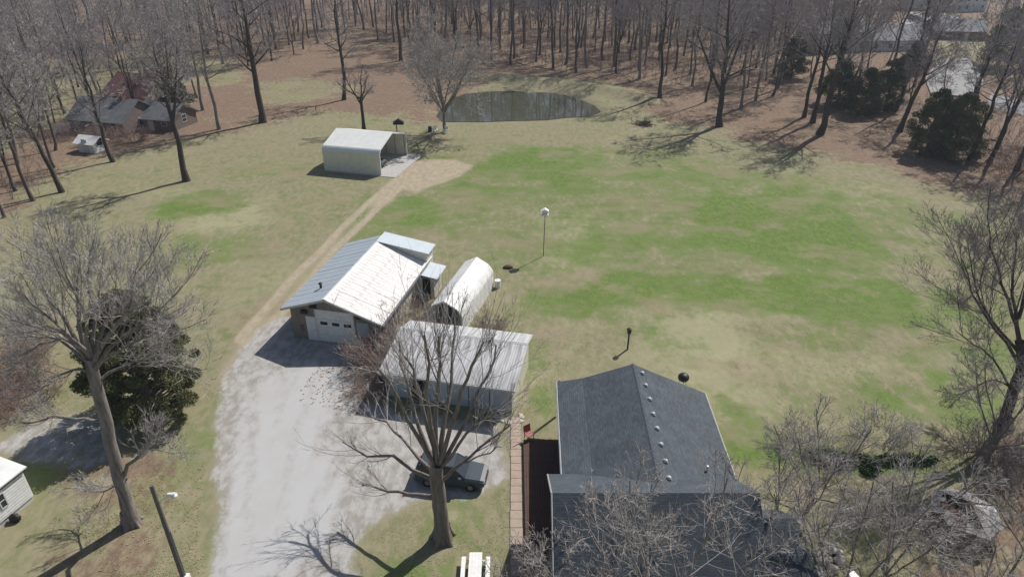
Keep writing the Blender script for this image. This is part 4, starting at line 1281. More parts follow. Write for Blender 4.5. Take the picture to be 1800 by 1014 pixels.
for k, (poly, sp, lab, grp) in enumerate(REGIONS):
    for (x, y) in scatter(poly, sp, 20 + k):
        if any((x - a) ** 2 + (y - b) ** 2 < 100 for a, b in AVOID): continue
        if k == 5 and min(math.hypot(x - HA[0], y - HA[1] - 4), math.hypot(x - HB[0] - 1, y - HB[1] - 4), math.hypot(x - HC[0], y - HC[1] - 1)) < 5.2: continue
        if k == 0 and float(line_dist(np.array([x]), np.array([y]), DAM)[0]) < 5: continue
        spots.append((math.hypot(x, y), x, y, k))
spots.sort()
seen = [s for s in spots if abs(s[1]) < s[2] * .80 + 6]
rest = seen[285:]
rg = random.Random(77)
LOOK = ('oval-crowned bare tree', 'tall grey-twigged bare tree', 'slim bare tree', 'fork-trunked low-branched bare tree', 'grey-twigged wide bare tree', 'very tall dark-trunked bare tree', 'fork-trunked short bare tree', 'grey-twigged late-branching tree', 'middling narrow bare tree')
def describe(vi, x, y, k, sc):
    px = 900 + 1190 * x / (y * .8746 + 32 * .4848)
    where = REGIONS[k][2].split(' in ')[-1] if ' in ' in REGIONS[k][2] else REGIONS[k][2].split(' on ')[-1]
    if k == 0:
        e = [(700, 'left of the pond'), (800, 'behind the round-crowned tree'), (880, 'behind the left half of the pond'), (960, 'behind the middle of the pond'), (1050, 'behind the right half of the pond'), (1130, 'behind the grassy bank'),
             (1220, 'behind the straight dark tree'), (1300, 'behind the spreading tree'), (9999, 'behind the conifers')]
        where = 'woods ' + next(t for q, t in e if px < q)
        d = y - (150 if px < 1100 else 140)
        row = 'at the front of' if d < 14 else 'just inside' if d < 34 else 'midway into' if d < 62 else 'deep in'
    elif k == 1:
        where = 'the top left slope ' + ('by the left edge' if px < 130 else 'above the left house' if px < 320 else 'right of the house')
        row = 'low on' if y < 185 else 'halfway up' if y < 225 else 'high on'
    elif k == 2:
        row = 'in'; where = 'the left edge scrub ' + ('by the leaning tree' if y < 95 else 'by the white shed' if y < 115 else 'left of the house')
    elif k == 3:
        row = 'in'; where = 'the right edge thicket ' + ('in front' if y < 105 else 'at the back')
    elif k == 4:
        row = 'in front of'; where = 'the far houses on the right'
    elif k == 5:
        row = 'in front of' if y < HA[1] + 3 else 'behind' if y > HA[1] + 14 else 'beside'; where = 'the grey-roofed left house' if px < 230 else 'the low annexe of the left house'
    else:
        row = 'among'; where = 'the far houses at the top right'
    size = 'large ' if sc > 1.06 else 'small ' if sc < .86 else ''
    look = LOOK[vi] if len(LOOK[vi].split()) < 6 else LOOK[vi]
    if size == 'small ': look = look.replace('very tall ', '').replace('tall ', '').replace('short ', '')
    lab = f"{size}{look} {row} {where}"
    if k == 0: lab = lab.replace(' woods', ' the woods', 1)
    lab = ' '.join(lab.split()[:16])
    return lab, REGIONS[k][3]
for i, (dist, x, y, k) in enumerate(seen[:285]):
    v = variants[rg.randrange(9)]
    sc = rg.uniform(.8, 1.15) * (.8 if k in (2, 3, 5) else 1.0)
    lab, grp = describe(variants.index(v), x, y, k, sc)
    place_tree('woodland_tree', v, (x, y, hz(x, y) - .1), rg.uniform(0, 6.28), sc, lab, group=grp, tilt=(rg.gauss(0, .03), rg.gauss(0, .03)))
print('woods', len(seen), 'rest', len(rest))

def far_woods(spots):
    rng = np.random.default_rng(9)
    protos = []
    for k in range(5):
        rg2 = np.random.default_rng(300 + k)
        g = Geo()
        H = 22; t = np.linspace(0, 1, 5)
        P = np.stack([np.cumsum(rg2.normal(0, .2, 5)), np.cumsum(rg2.normal(0, .2, 5)), t * H], 1)[None]; R = (.26 * (1 - t) + .03)[None]
        g.quad(tubes(P, R, 5))
        lb = spawn(P, R, 12, rg2, (.4, .97), 46, 10, .27, .6, .5, .02, 4, .1, .1)
        g.quad(tubes(*lb, 3))
        b = spawn(*lb, 6, rg2, (.25, .98), 42, 12, .46, .5, .55, .014, 3, .14, .08)
        g.quad(tubes(*b, 3))
        pos, tan, rad = sample(*b, rg2.uniform(.1, 1, (len(b[0]), 9)))
        d = nrm(tan + rg2.normal(0, .5, tan.shape) + np.array([0, 0, .25]))
        g.tri(slivers(pos.reshape(-1, 3), d.reshape(-1, 3), rg2.uniform(.5, 1.4, pos.shape[0] * pos.shape[1]), .03, rg2))
        protos.append(g)
    G = Geo()
    for (_, x, y, k) in spots:
        p = protos[rng.integers(5)]
        V = np.concatenate(p.V); a = rng.random() * 6.28; s = rng.uniform(.8, 1.15)
        V = np.stack([V[:, 0] * np.cos(a) - V[:, 1] * np.sin(a), V[:, 0] * np.sin(a) + V[:, 1] * np.cos(a), V[:, 2]], 1) * s + np.array([x, y, hz(x, y) - .2])
        G.V.append(V); G.Q += [q + G.n for q in p.Q]; G.T += [q + G.n for q in p.T]; G.n += len(V)
    o = bpy.data.objects.new('far_woods', G.mesh('far_woods', TW_WOOD)); COL.objects.link(o)
    tag(o, 'far bare woodland that merges into a grey-brown mass along the top', 'woods', kind='stuff')
if rest: far_woods(rest)

# --- undergrowth: saplings and brush on the woodland floor
def undergrowth():
    rng = np.random.default_rng(15)
    pts = []
    for k, (poly, sp, *_r) in enumerate(REGIONS[:5]):
        q = scatter(poly, 2.5 if k in (0, 2, 3) else 4.5, 60 + k)
        pts += [p for p in q if abs(p[0]) < p[1] * .82 + 5 and p[1] < 260 and not any((p[0] - a) ** 2 + (p[1] - b) ** 2 < 60 for a, b in AVOID)]
    P = np.array(pts); n = len(P)
    z = height(P[:, 0], P[:, 1])
    base = np.repeat(np.stack([P[:, 0], P[:, 1], z - .1], 1), 4, 0) + rng.normal(0, .25, (n * 4, 3)) * np.array([1, 1, 0])
    d = rng.normal(0, .28, (n * 4, 3)) + np.array([0, 0, 1])
    L = rng.uniform(1.0, 3.5, n * 4) * np.repeat(rng.choice([1, 1, 1.6, 2.6], n), 4)
    st = grow(base, d, L, np.full(n * 4, .022), .008, 4, .1, .05, rng)
    g = Geo(); g.quad(tubes(*st, 3))
    pos, tan, rad = sample(*st, rng.uniform(.25, 1, (n * 4, 12)))
    dd = nrm(tan + rng.normal(0, .6, tan.shape))
    g.tri(slivers(pos.reshape(-1, 3), dd.reshape(-1, 3), rng.uniform(.4, 1.3, pos.shape[0] * pos.shape[1]), .016, rng))
    o = bpy.data.objects.new('undergrowth', g.mesh('undergrowth', TW_UNDER)); COL.objects.link(o)
    tag(o, 'brown leafless saplings and brush covering the woodland floor', 'undergrowth', kind='stuff')
undergrowth()

def shrub(label, px, py, w, h, seed, tw, stems=40, name='bare_shrub', group=None, nf=5, loc=None):
    rng = np.random.default_rng(seed)
    x, y = loc or at(px, py)
    g = Geo()
    a = rng.random(stems) * 6.283; rad = np.sqrt(rng.random(stems)) * w * .35
    base = np.stack([np.cos(a) * rad, np.sin(a) * rad, np.full(stems, -.1)], 1)
    d = np.stack([np.cos(a) * .55, np.sin(a) * .55, np.full(stems, .9)], 1) + rng.normal(0, .25, (stems, 3))
    st = grow(base, d, rng.uniform(.6, 1.1, stems) * h, np.full(stems, .025), .008, 6, .16, .02, rng)
    g.quad(tubes(*st, 4))
    tk = g.mesh('stem', tw)
    c = Geo(); crown_from(st, c, rng, 7, 5, nf, .5, .5, .6, .008, .05, 45, .006, .2)
    e = empty(name, (x, y, hz(x, y))); tag(e, label, 'shrub', group)
    for nm, me in (('stem', tk), ('crown', c.mesh('crown', tw))):
        o = bpy.data.objects.new(nm, me); o.parent = e; COL.objects.link(o)
shrub('tall tangled brown shrub against the garage front right corner', 668, 640, 3.6, 2.7, 201, TW_BROWN, 46)
shrub('tangled brown vines beside the garage wall', 705, 600, 4.0, 3.2, 202, TW_BROWN, 50)
shrub('brown shrub by the left front of the tin shed', 648, 690, 3.0, 1.7, 203, TW_BROWN, 34)
shrub('reddish brown shrub between garage and tin shed', 690, 650, 3.4, 2.4, 204, TW_BROWN, 40)
shrub('thin brown shrub behind the tin shed', 860, 585, 2.5, 2.0, 205, TW_BROWN, 26)
shrub('small brown shrub at the back of the garage', 745, 545, 2.4, 1.6, 206, TW_BROWN, 24)
shrub('wine-red bare bush before the maroon-roofed house', 228, 216, 5, 4.0, 207, TW_PLUM, 50)
shrub('purplish brush left of the grey leaning tree', 10, 650, 9, 4.0, 208, TW_BROWN, 90)
shrub('dry brush at the lower left of the cedar', 60, 700, 4, 2.2, 209, TW_BROWN, 36)
shrub('bare brush beside the collapsed shed', 1630, 930, 4, 2.4, 210, TW_GREY, 40)
shrub('bare brush below the dark tree at the right edge', 1740, 800, 5, 2.6, 211, TW_DARK, 50)
shrub('dark brush at the far right under the dark tree', 1800, 850, 5, 2.4, 212, TW_DARK, 46)
shrub('brown brush in front of the grey-roofed left house', 170, 252, 5, 2.6, 216, TW_BROWN, 46)
shrub('brown brush before the low annexe', 235, 246, 6, 2.8, 217, TW_BROWN, 46)
shrub('grey brush at the left end of the left house', 125, 240, 5, 3.4, 218, TW_DARK, 46)
shrub('thin grey brush right of the house', 1420, 800, 5, 2.2, 213, TW_GREY, 36)
shrub('grey brush above the green ground cover', 1540, 770, 5, 2.2, 214, TW_GREY, 36)
shrub('reddish scrub at the right picture edge', 1790, 305, 9, 3.5, 215, TW_BROWN, 60)

# --- evergreens
def leaf_mat(name, c1, c2, tr=.0):
    m = mat(name, c1, .75, c2, 1.3, spec=.25, lo=.35, hi=.65)
    return m
LF_CEDAR = leaf_mat('cedar_foliage', (.105, .125, .05), (.165, .16, .08))
LF_DARK = leaf_mat('dark_conifer_foliage', (.075, .098, .048), (.12, .14, .07))
LF_LIME = leaf_mat('fresh_green_foliage', (.13, .19, .035), (.085, .125, .03))
LF_GROUND = leaf_mat('ground_cover_leaves', (.045, .095, .03), (.07, .13, .045))
def evergreen(name, label, loc, H, W, seed, lf, cone=.5, n=2600, leaf=.16, base=.06, z=0, group=None, cat='tree', lumps=26):
    """trunk, limbs and many small sprays grouped in uneven clumps, with gaps between the clumps"""
    rng = np.random.default_rng(seed)
    tk, cr = Geo(), Geo()
    t = np.linspace(0, 1, 6)
    P = np.stack([rng.normal(0, .05, 6), rng.normal(0, .05, 6), t * H * .92 - .3 * (t == 0)], 1)[None]
    R = (W * .045 * (1 - t) + .03)[None]
    tk.quad(tubes(P, R, 7))
    zz = rng.uniform(base, 1, lumps) ** .9
    prof = np.where(zz < .3, .72 + .28 * zz / .3, np.clip((1 - (zz - .3) / .7), 0, 1) ** cone)
    a = np.arange(lumps) * 2.4 + rng.normal(0, .4, lumps)
    rr = W / 2 * prof * rng.uniform(.45, .98, lumps)
    C = np.stack([np.cos(a) * rr, np.sin(a) * rr, zz * H * .96], 1)
    # limbs to each clump
    st = np.stack([np.zeros(lumps), np.zeros(lumps), np.maximum(C[:, 2] - rr * .5, .3)], 1)
    LP = st[:, None, :] + (C - st)[:, None, :] * np.linspace(0, 1, 4)[None, :, None]
    tk.quad(tubes(LP, np.tile(np.linspace(.06, .02, 4), (lumps, 1)), 4))
    per = max(20, n // lumps)
    sz = W * .92 / np.sqrt(lumps) * rng.uniform(.7, 1.35, lumps) * (.6 + .4 * prof)
    d = nrm(rng.normal(0, 1, (lumps, per, 3)))
    rad = rng.random((lumps, per, 1)) ** .45
    p = C[:, None] + d * rad * sz[:, None, None] * np.array([1.1, 1.1, .85])
    p = p.reshape(-1, 3); d = d.reshape(-1, 3)
    p[:, 2] = np.maximum(p[:, 2], .1)
    out = nrm(d + rng.normal(0, .5, d.shape) + np.array([0, 0, .35]))
    u, v = perp(out)
    an = rng.random(len(p))[:, None] * 6.28
    s = u * np.cos(an) + v * np.sin(an)
    L = leaf * rng.uniform(.7, 1.6, len(p))[:, None]
    V = np.stack([p - s * L * .45, p + s * L * .45, p + out * L * 1.5], 1).reshape(-1, 3)
    cr.tri((V, np.arange(len(V)).reshape(-1, 3)))
    e = empty(name, (*loc, z), rng.random() * 6); tag(e, label, cat, group)
    for nm, me in (('trunk', tk.mesh('trunk', BK_OAK)), ('crown', cr.mesh('crown', lf))):
        o = bpy.data.objects.new(nm, me); o.parent = e; COL.objects.link(o)
cx, cy = at(268, 726)
evergreen('cedar_tree', 'dark olive cedar behind the grey leaning tree', (cx, cy), at_depth(262, 512, cy)[2], 8.2, 401, LF_CEDAR, .42, 140000, .08, .03, lumps=260)
for k, (px, py, H, W, lab) in enumerate((
    (1390, 138, 9.5, 7, 'dark round conifer at the wood edge, left of the conifer group'), (1470, 185, 8.5, 8, 'broad dark conifer behind the pale-streaked tree'), (1515, 200, 8, 8, 'dark conifer in the middle of the conifer group'),
    (1556, 190, 9, 7.5, 'dark conifer at the right of the conifer group'), (1628, 268, 9.5, 7.5, 'near dark evergreen left half of the thicket'), (1672, 276, 9.5, 8.5, 'near dark evergreen right half of the thicket'),
    (1600, 130, 7, 6, 'small evergreen by the concrete drive'), (1335, 60, 7.5, 6, 'evergreen far behind the right lawn edge'))):
    x, y = at(px, py)
    evergreen('dark_conifer', lab, (x, y), H, W, 410 + k, LF_DARK, .5, 26000, .12, .02, hz(x, y), lumps=90)
x, y = at(1752, 118)
evergreen('fresh_green_tree', 'bright yellow-green tree at the top right', (x, y), 13, 9.5, 430, LF_LIME, .6, 8000, .3, .1, hz(x, y), lumps=40)
x, y = at(292, 178); evergreen('dark_conifer', 'small dark conifer right of the wine-red bush', (x, y), 6.5, 6, 431, LF_DARK, .5, 5000, .22, .02, hz(x, y), lumps=34)
x, y = at(318, 190); evergreen('dark_conifer', 'dark green shrub beside the forked tree crown', (x, y), 4.5, 6, 432, LF_DARK, .6, 4000, .22, .02, hz(x, y), lumps=30)

def sprinkle():
    rng = np.random.default_rng(71)
    # clumps of grass over the lawn
    n = 240000
    d = 24 + (120 - 24) * rng.random(n) ** 1.25
    x = (rng.random(n) * 2 - 1) * (d * .80 + 3); y = d
    keep = (poly_dist(x, y, DRIVE) > .6) & (poly_dist(x, y, POND) > .8) & (poly_dist(x, y, LITTER[0]) > -2) & (line_dist(x, y, TRACK) > 1.5)
    keep &= ~((x > .5) & (x < 13.5) & (y > 22) & (y < 39)) & ~((x > -19.5) & (x < 2) & (y > 38.5) & (y < 62) & (poly_dist(x, y, px_poly([(490, 600), (600, 440), (760, 440), (880, 480), (945, 690), (890, 730), (640, 700)])) < 0))
    keep &= ~((x > -27) & (x < -14) & (y > 89) & (y < 103))
    cl = fbm(x, y, 91, 3.0, 4)
    keep &= rng.random(n) < sstep(.38, .62, cl)
    x, y = x[keep], y[keep]; z = height(x, y)
    gr = fbm(x, y, 95, 9.0, 4) + rng.normal(0, .09, len(x))
    for nm, sel, lf, lab in (('green_grass', gr > .53, LF_GRASS, 'green tufts growing through the lawn'), ('dry_grass', gr <= .53, LF_DRY, 'dry straw-coloured tufts in the lawn')):
        P = np.stack([x[sel], y[sel], z[sel] - .01], 1); m = len(P)
        g = Geo()
        an = rng.random(m) * 6.283
        dd = np.stack([np.cos(an), np.sin(an), rng.uniform(.0, .15, m)], 1); sd_ = np.stack([-np.sin(an), np.cos(an), rng.normal(0, .05, m)], 1) * rng.uniform(.012, .028, m)[:, None]
        V = np.stack([P - sd_ + [0, 0, .03], P + sd_ + [0, 0, .03], P + dd * rng.uniform(.05, .13, m)[:, None]], 1).reshape(-1, 3)
        g.tri((V, np.arange(len(V)).reshape(-1, 3)))
        o = bpy.data.objects.new(nm, g.mesh(nm, lf)); COL.objects.link(o); tag(o, lab, nm.replace('_', ' '), kind='stuff')
    # dead leaves
    n = 200000
    d = 24 + (190 - 24) * rng.random(n) ** .8
    x = (rng.random(n) * 2 - 1) * (d * .80 + 3); y = d
    lz = np.minimum.reduce([poly_dist(x, y, p) for p in LITTER])
    keep = (lz < 1.5) & (poly_dist(x, y, POND) > .5) & (rng.random(n) < sstep(.3, .6, fbm(x, y, 97, 4, 3)))
    x, y = x[keep], y[keep]; z = height(x, y); m = len(x)
    a = rng.random(m) * 6.283; s = rng.uniform(.03, .075, m) * (1 + y / 150)
    P = np.stack([x, y, z + rng.uniform(.015, .035, m)], 1)
    e = np.stack([np.cos(a), np.sin(a), rng.normal(0, .1, m)], 1) * s[:, None]; f = np.stack([-np.sin(a), np.cos(a), rng.normal(0, .1, m)], 1) * s[:, None]
    V = np.stack([P - e, P + f * .7, P + e, P - f * .7], 1).reshape(-1, 3)
    g = Geo(); g.quad((V, np.arange(len(V)).reshape(-1, 4)))
    o = bpy.data.objects.new('leaf_litter', g.mesh('leaf_litter', LF_DEAD, False)); COL.objects.link(o); tag(o, 'dead brown leaves lying on the woodland floor', 'leaf litter', kind='stuff')
    # fallen limbs in the woods
    pts = [p for k in (0, 1, 3) for p in scatter(REGIONS[k][0], 6.0, 160 + k) if abs(p[0]) < p[1] * .82 and p[1] < 230]
    P = np.array([(px_, py_, hz(px_, py_) + .12) for px_, py_ in pts]); m = len(P)
    d = nrm(rng.normal(0, 1, (m, 3)) * np.array([1, 1, .06]))
    st = grow(P, d, rng.uniform(1.5, 6, m), rng.uniform(.06, .16, m), .04, 5, .08, 0, rng)
    st[0][:, :, 2] = np.maximum(st[0][:, :, 2], P[:, 2:3])
    g = Geo(); g.quad(tubes(*st, 5)); fb = spawn(*st, 3, rng, (.2, .9), 45, 10, .4, .3, .6, .02, 3, .1, 0); g.quad(tubes(*fb, 3))
    o = bpy.data.objects.new('fallen_branches', g.mesh('fallen_branches', BK_OAK)); COL.objects.link(o); tag(o, 'fallen limbs lying about on the woodland floor', 'fallen branches', kind='stuff')
LF_GRASS = mat('grass_tufts', (.10, .155, .04), .9, (.15, .19, .06), .5, spec=.15)
LF_DRY = mat('dry_tufts', (.30, .265, .16), .9, (.21, .19, .11), .5, spec=.15)
LF_DEAD = mat('dead_leaves', (.27, .17, .115), .9, (.36, .25, .17), 2.0, spec=.2)
sprinkle()

def ground_cover():
    rng = np.random.default_rng(44)
    g = Geo(); P = []
    for (px, py, rx, ry, n) in ((1480, 812, 52, 12, 2600), (1590, 812, 60, 10, 1200), (1440, 800, 30, 8, 700), (1530, 828, 18, 10, 600)):
        a = rng.random(n) * 6.283; q = np.sqrt(rng.random(n))
        for ax, qq in zip(a, q):
            P.append((*at(px + math.cos(ax) * rx * qq, py + math.sin(ax) * ry * qq), 0))
    P = np.array(P); P[:, 2] = rng.uniform(0, .3, len(P))
    d = nrm(rng.normal(0, .6, P.shape) + np.array([0, 0, .6]))
    g.tri(slivers(P, d, rng.uniform(.12, .3, len(P)), .06, rng))
    o = bpy.data.objects.new('ground_cover', g.mesh('ground_cover', LF_GROUND)); COL.objects.link(o)
    tag(o, 'deep green low ground cover right of the house', 'ground cover', kind='stuff')
ground_cover()
# ------------------------------------------------------------------ smaller things
def lamp_pole():
    x, y = at(346, 1080)
    g = empty('lamp_pole', (x, y, 0)); tag(g, 'tall wooden pole with a white lamp arm beside the gravel driveway', 'lamp pole')
    q = MB(); q.bar((0, 0, -.4), (0, 0, 9.2), .16, 12, .10); q.build('pole', M['pole'], g)
    q = MB(); q.bar((.1, 0, 8.15), (.75, -.1, 8.75), .035, 8); a = q.build('lamp_arm', M['white_plastic'], g)
    q = MB(); q.bar((.68, -.1, 8.72), (1.05, -.12, 8.72), .09, 10, .13); q.ball((.95, -.12, 8.66), .17, .15, .12, 10, 6); q.build('lamp_head', M['white_plastic'], a)
    q = MB(); q.box(.08, .3, -.12, .12, 2.2, 3.1); q.build('meter_box', M['white_plastic'], g)
    q = MB(); q.bar((.13, .04, 0), (.11, .02, 6.2), .045, 8); q.build('conduit', M['steel'], g)
lamp_pole()

def martin_pole():
    x, y = at(955, 450)
    g = empty('martin_house', (x, y, 0)); tag(g, 'white multi-room birdhouse on a thin tall pole in the lawn', 'birdhouse')
    q = MB(); q.bar((0, 0, -.2), (.08, 0, 4.75), .045, 8, .035); q.build('pole', M['pole'], g)
    q = MB(); q.box(-.32, .42, -.28, .28, 4.75, 4.8); q.box(-.24, .34, -.22, .22, 4.8, 5.15); q.box(-.32, .42, -.28, .28, 5.15, 5.19); q.build('box', M['white_plastic'], g)
    q = MB(); q.prism([(-.36, 5.19), (.46, 5.19), (.05, 5.45)], -.3, .3); q.build('roof', M['white_plastic'], g)
    for k in range(3):
        q = MB(); q.bar((-.14 + .19 * k, -.222, 4.97), (-.14 + .19 * k, -.228, 4.97), .045, 8); q.build('entrance_hole', M['dark'], g)
martin_pole()

def short_birdhouse():
    x, y = at(1103, 614)
    g = empty('birdhouse', (x, y, 0)); tag(g, 'small dark birdhouse on a post behind the big house', 'birdhouse')
    q = MB(); q.box(-.06, .06, -.06, .06, -.2, 1.62); q.build('post', M['black'], g)
    q = MB(); q.box(-.14, .14, -.14, .14, 1.62, 1.92); q.build('box', M['wood'], g)
    q = MB(); q.prism([(-.2, 1.9), (.2, 1.9), (0, 2.06)], -.19, .19); q.build('roof', M['black'], g)
short_birdhouse()

def kettle_grill():
    x, y = at(1198, 687)
    g = empty('kettle_grill', (x, y, 0)); tag(g, 'round black kettle grill behind the house roof', 'grill')
    q = MB(); q.ball((0, 0, 1.25), .42, .42, .3, 16, 8); q.build('bowl', M['black'], g)
    q = MB(); q.ball((0, 0, 1.3), .43, .43, .33, 16, 8, zmin=-.05); q.build('lid', M['black'], g)
    for k in range(3):
        a = k * 2.094 + .4
        q = MB(); q.bar((math.cos(a) * .25, math.sin(a) * .25, 1.05), (math.cos(a) * .42, math.sin(a) * .42, 0), .03, 6); q.build('leg', M['steel'], g)
kettle_grill()

def picnic_table():
    x, y = at(837, 1002)
    g = empty('picnic_table', (x - .02, y - .35, 0), 0); tag(g, 'white picnic table with benches at the bottom edge', 'picnic table')
    for k in range(4):
        q = MB(); q.box(-.36 + k * .18 + .002, -.36 + (k + 1) * .18 - .002, -.95, .95, .72, .76); q.build('top_plank', M['white_plastic'], g)
    for s in (-1, 1):
        q = MB(); q.box(s * .68 - .12, s * .68 + .12, -.92, .92, .41, .45); q.build('bench', M['white_plastic'], g)
    for yy in (-.65, .65):
        for s in (-1, 1):
            q = MB(); q.bar((s * .2, yy, .71), (s * .62, yy, 0), .045, 4); q.build('leg', M['white_plastic'], g)
        q = MB(); q.box(-.78, .78, yy + .04, yy + .08, .36, .41); q.build('crossbar', M['white_plastic'], g)
picnic_table()

def lathe_wheel(parent, x, y, z, r, wd, side):
    w = empty  # wheel built as one mesh part with a rim child
    q = MB(); q.bar((x, y - wd / 2, z), (x, y + wd / 2, z), r, 20); o = q.build('wheel', M['tyre'], parent)
    q = MB(); q.bar((x, y + side * wd * .42, z), (x, y + side * (wd / 2 + .012), z), r * .5, 14); q.build('rim', M['steel'], o)

def loft(mb, secs):
    n = len(secs[0])
    vs = [p for s in secs for p in s]
    fs = []
    for k in range(len(secs) - 1):
        for i in range(n):
            fs.append((k * n + i, k * n + (i + 1) % n, (k + 1) * n + (i + 1) % n, (k + 1) * n + i))
    fs += [tuple(range(n))[::-1], tuple(range((len(secs) - 1) * n, len(secs) * n))]
    mb.add(vs, fs, False)

def suv(name, label, loc, yaw, paint, cat='car', z=0):
    """nose towards local +x"""
    g = empty(name, (*loc, z), yaw); tag(g, label, cat)
    b = MB()
    def ring(x, w, z0, z1, ch=.12):
        return [(x, -w + ch * .4, z0), (x, w - ch * .4, z0), (x, w, z0 + ch), (x, w, z1 - ch), (x, w - ch, z1), (x, -w + ch, z1), (x, -w, z1 - ch), (x, -w, z0 + ch)]
    loft(b, [ring(-2.3, .80, .42, .95), ring(-2.2, .88, .34, 1.04), ring(-1.4, .92, .30, 1.06), ring(.7, .92, .30, 1.04), ring(1.3, .91, .30, 1.0), ring(2.0, .87, .32, .93), ring(2.25, .78, .40, .82)])
    body = b.build('body', paint, g)
    c = MB()
    def rg2(x, wl, wu, z0, z1): return [(x, -wl, z0), (x, wl, z0), (x, wu, z1), (x, -wu, z1)]
    vs = [(-2.15, -.82, 1.03), (1.05, -.82, 1.02), (1.05, .82, 1.02), (-2.15, .82, 1.03), (-1.85, -.66, 1.62), (.25, -.68, 1.66), (.25, .68, 1.66), (-1.85, .66, 1.62)]
    c.add(vs, [(0, 1, 5, 4), (1, 2, 6, 5), (2, 3, 7, 6), (3, 0, 4, 7), (0, 3, 2, 1)])
    c.build('glasshouse', M['glass'], g)
    r = MB(); loft(r, [[(-1.9, -.62, 1.62), (-1.9, .62, 1.62), (-1.9, .58, 1.68), (-1.9, -.58, 1.68)], [(-.8, -.68, 1.64), (-.8, .68, 1.64), (-.8, .62, 1.72), (-.8, -.62, 1.72)], [(.28, -.68, 1.64), (.28, .68, 1.64), (.28, .60, 1.70), (.28, -.60, 1.70)]])
    r.build('roof', paint, g)
    p = MB()
    for s in (-1, 1):
        for (xa, xb) in ((1.05, .25), (-.35, -.4), (-1.3, -1.25), (-2.15, -1.85)):
            p.bar((xa, s * .83, 1.02), (xb, s * .68, 1.65), .045, 4, smooth=False)
    p.build('pillar', paint, g)
    for s in (-1, 1):
        q = MB(); q.box(2.1, 2.27, s * .62 - .16, s * .62 + .16, .66, .78); q.build('headlight', M['steel'], g)
        q = MB(); q.box(-2.33, -2.18, s * .72 - .1, s * .72 + .1, .7, 1.0); q.build('tail_light', M['red'], g)
        q = MB(); q.box(.65, .85, s * .98 - .1, s * .98 + .08, 1.02, 1.16); q.build('mirror', paint, g)
        for xx in (-1.4, 1.38): lathe_wheel(g, xx, s * .80, .34, .34, .22, s)
    q = MB(); q.box(2.2, 2.30, -.55, .55, .42, .62); q.build('grille', M['black'], g)
    q = MB(); q.box(-2.36, -2.24, -.75, .75, .36, .55); q.build('bumper', M['black'], g)
    return g
x, y = at(795, 842)
suv('parked_car', 'silver-blue car parked behind the trunk of the pruned tree', (x, y), math.radians(-9), M['car'])
x, y = at(694, 292)
q_ang = ang
suv('parked_car', 'silver car nose out under the carport', (cxr + math.cos(ang) * cW * .36 - math.sin(ang) * 3.2, cyr + math.sin(ang) * cW * .36 + math.cos(ang) * 3.2), ang - math.pi / 2, M['car'], z=hz(cxr, cyr) + .07)
for k, (px, py, yw) in enumerate(((1606, 38, .3), (1630, 30, 1.8))):
    x, y = at(px, py)
    suv('parked_car', ('dark car on the far pale drive at the top right', 'second car on the far pale drive, nearer the house')[k], (x, y), yw, (M['black'], M['car'])[k], z=hz(x, y) + .3)

def small_shed():
    x, y = at(156, 270)
    gable_house('small_shed', 'small white shed with grey front at the left lawn edge', (x, y + 1.4), math.radians(-16), 3.0, 2.4, 1.7, .7, M['blue_white'], M['white_metal'], 'shed', wins=1, z=hz(x, y))
small_shed()

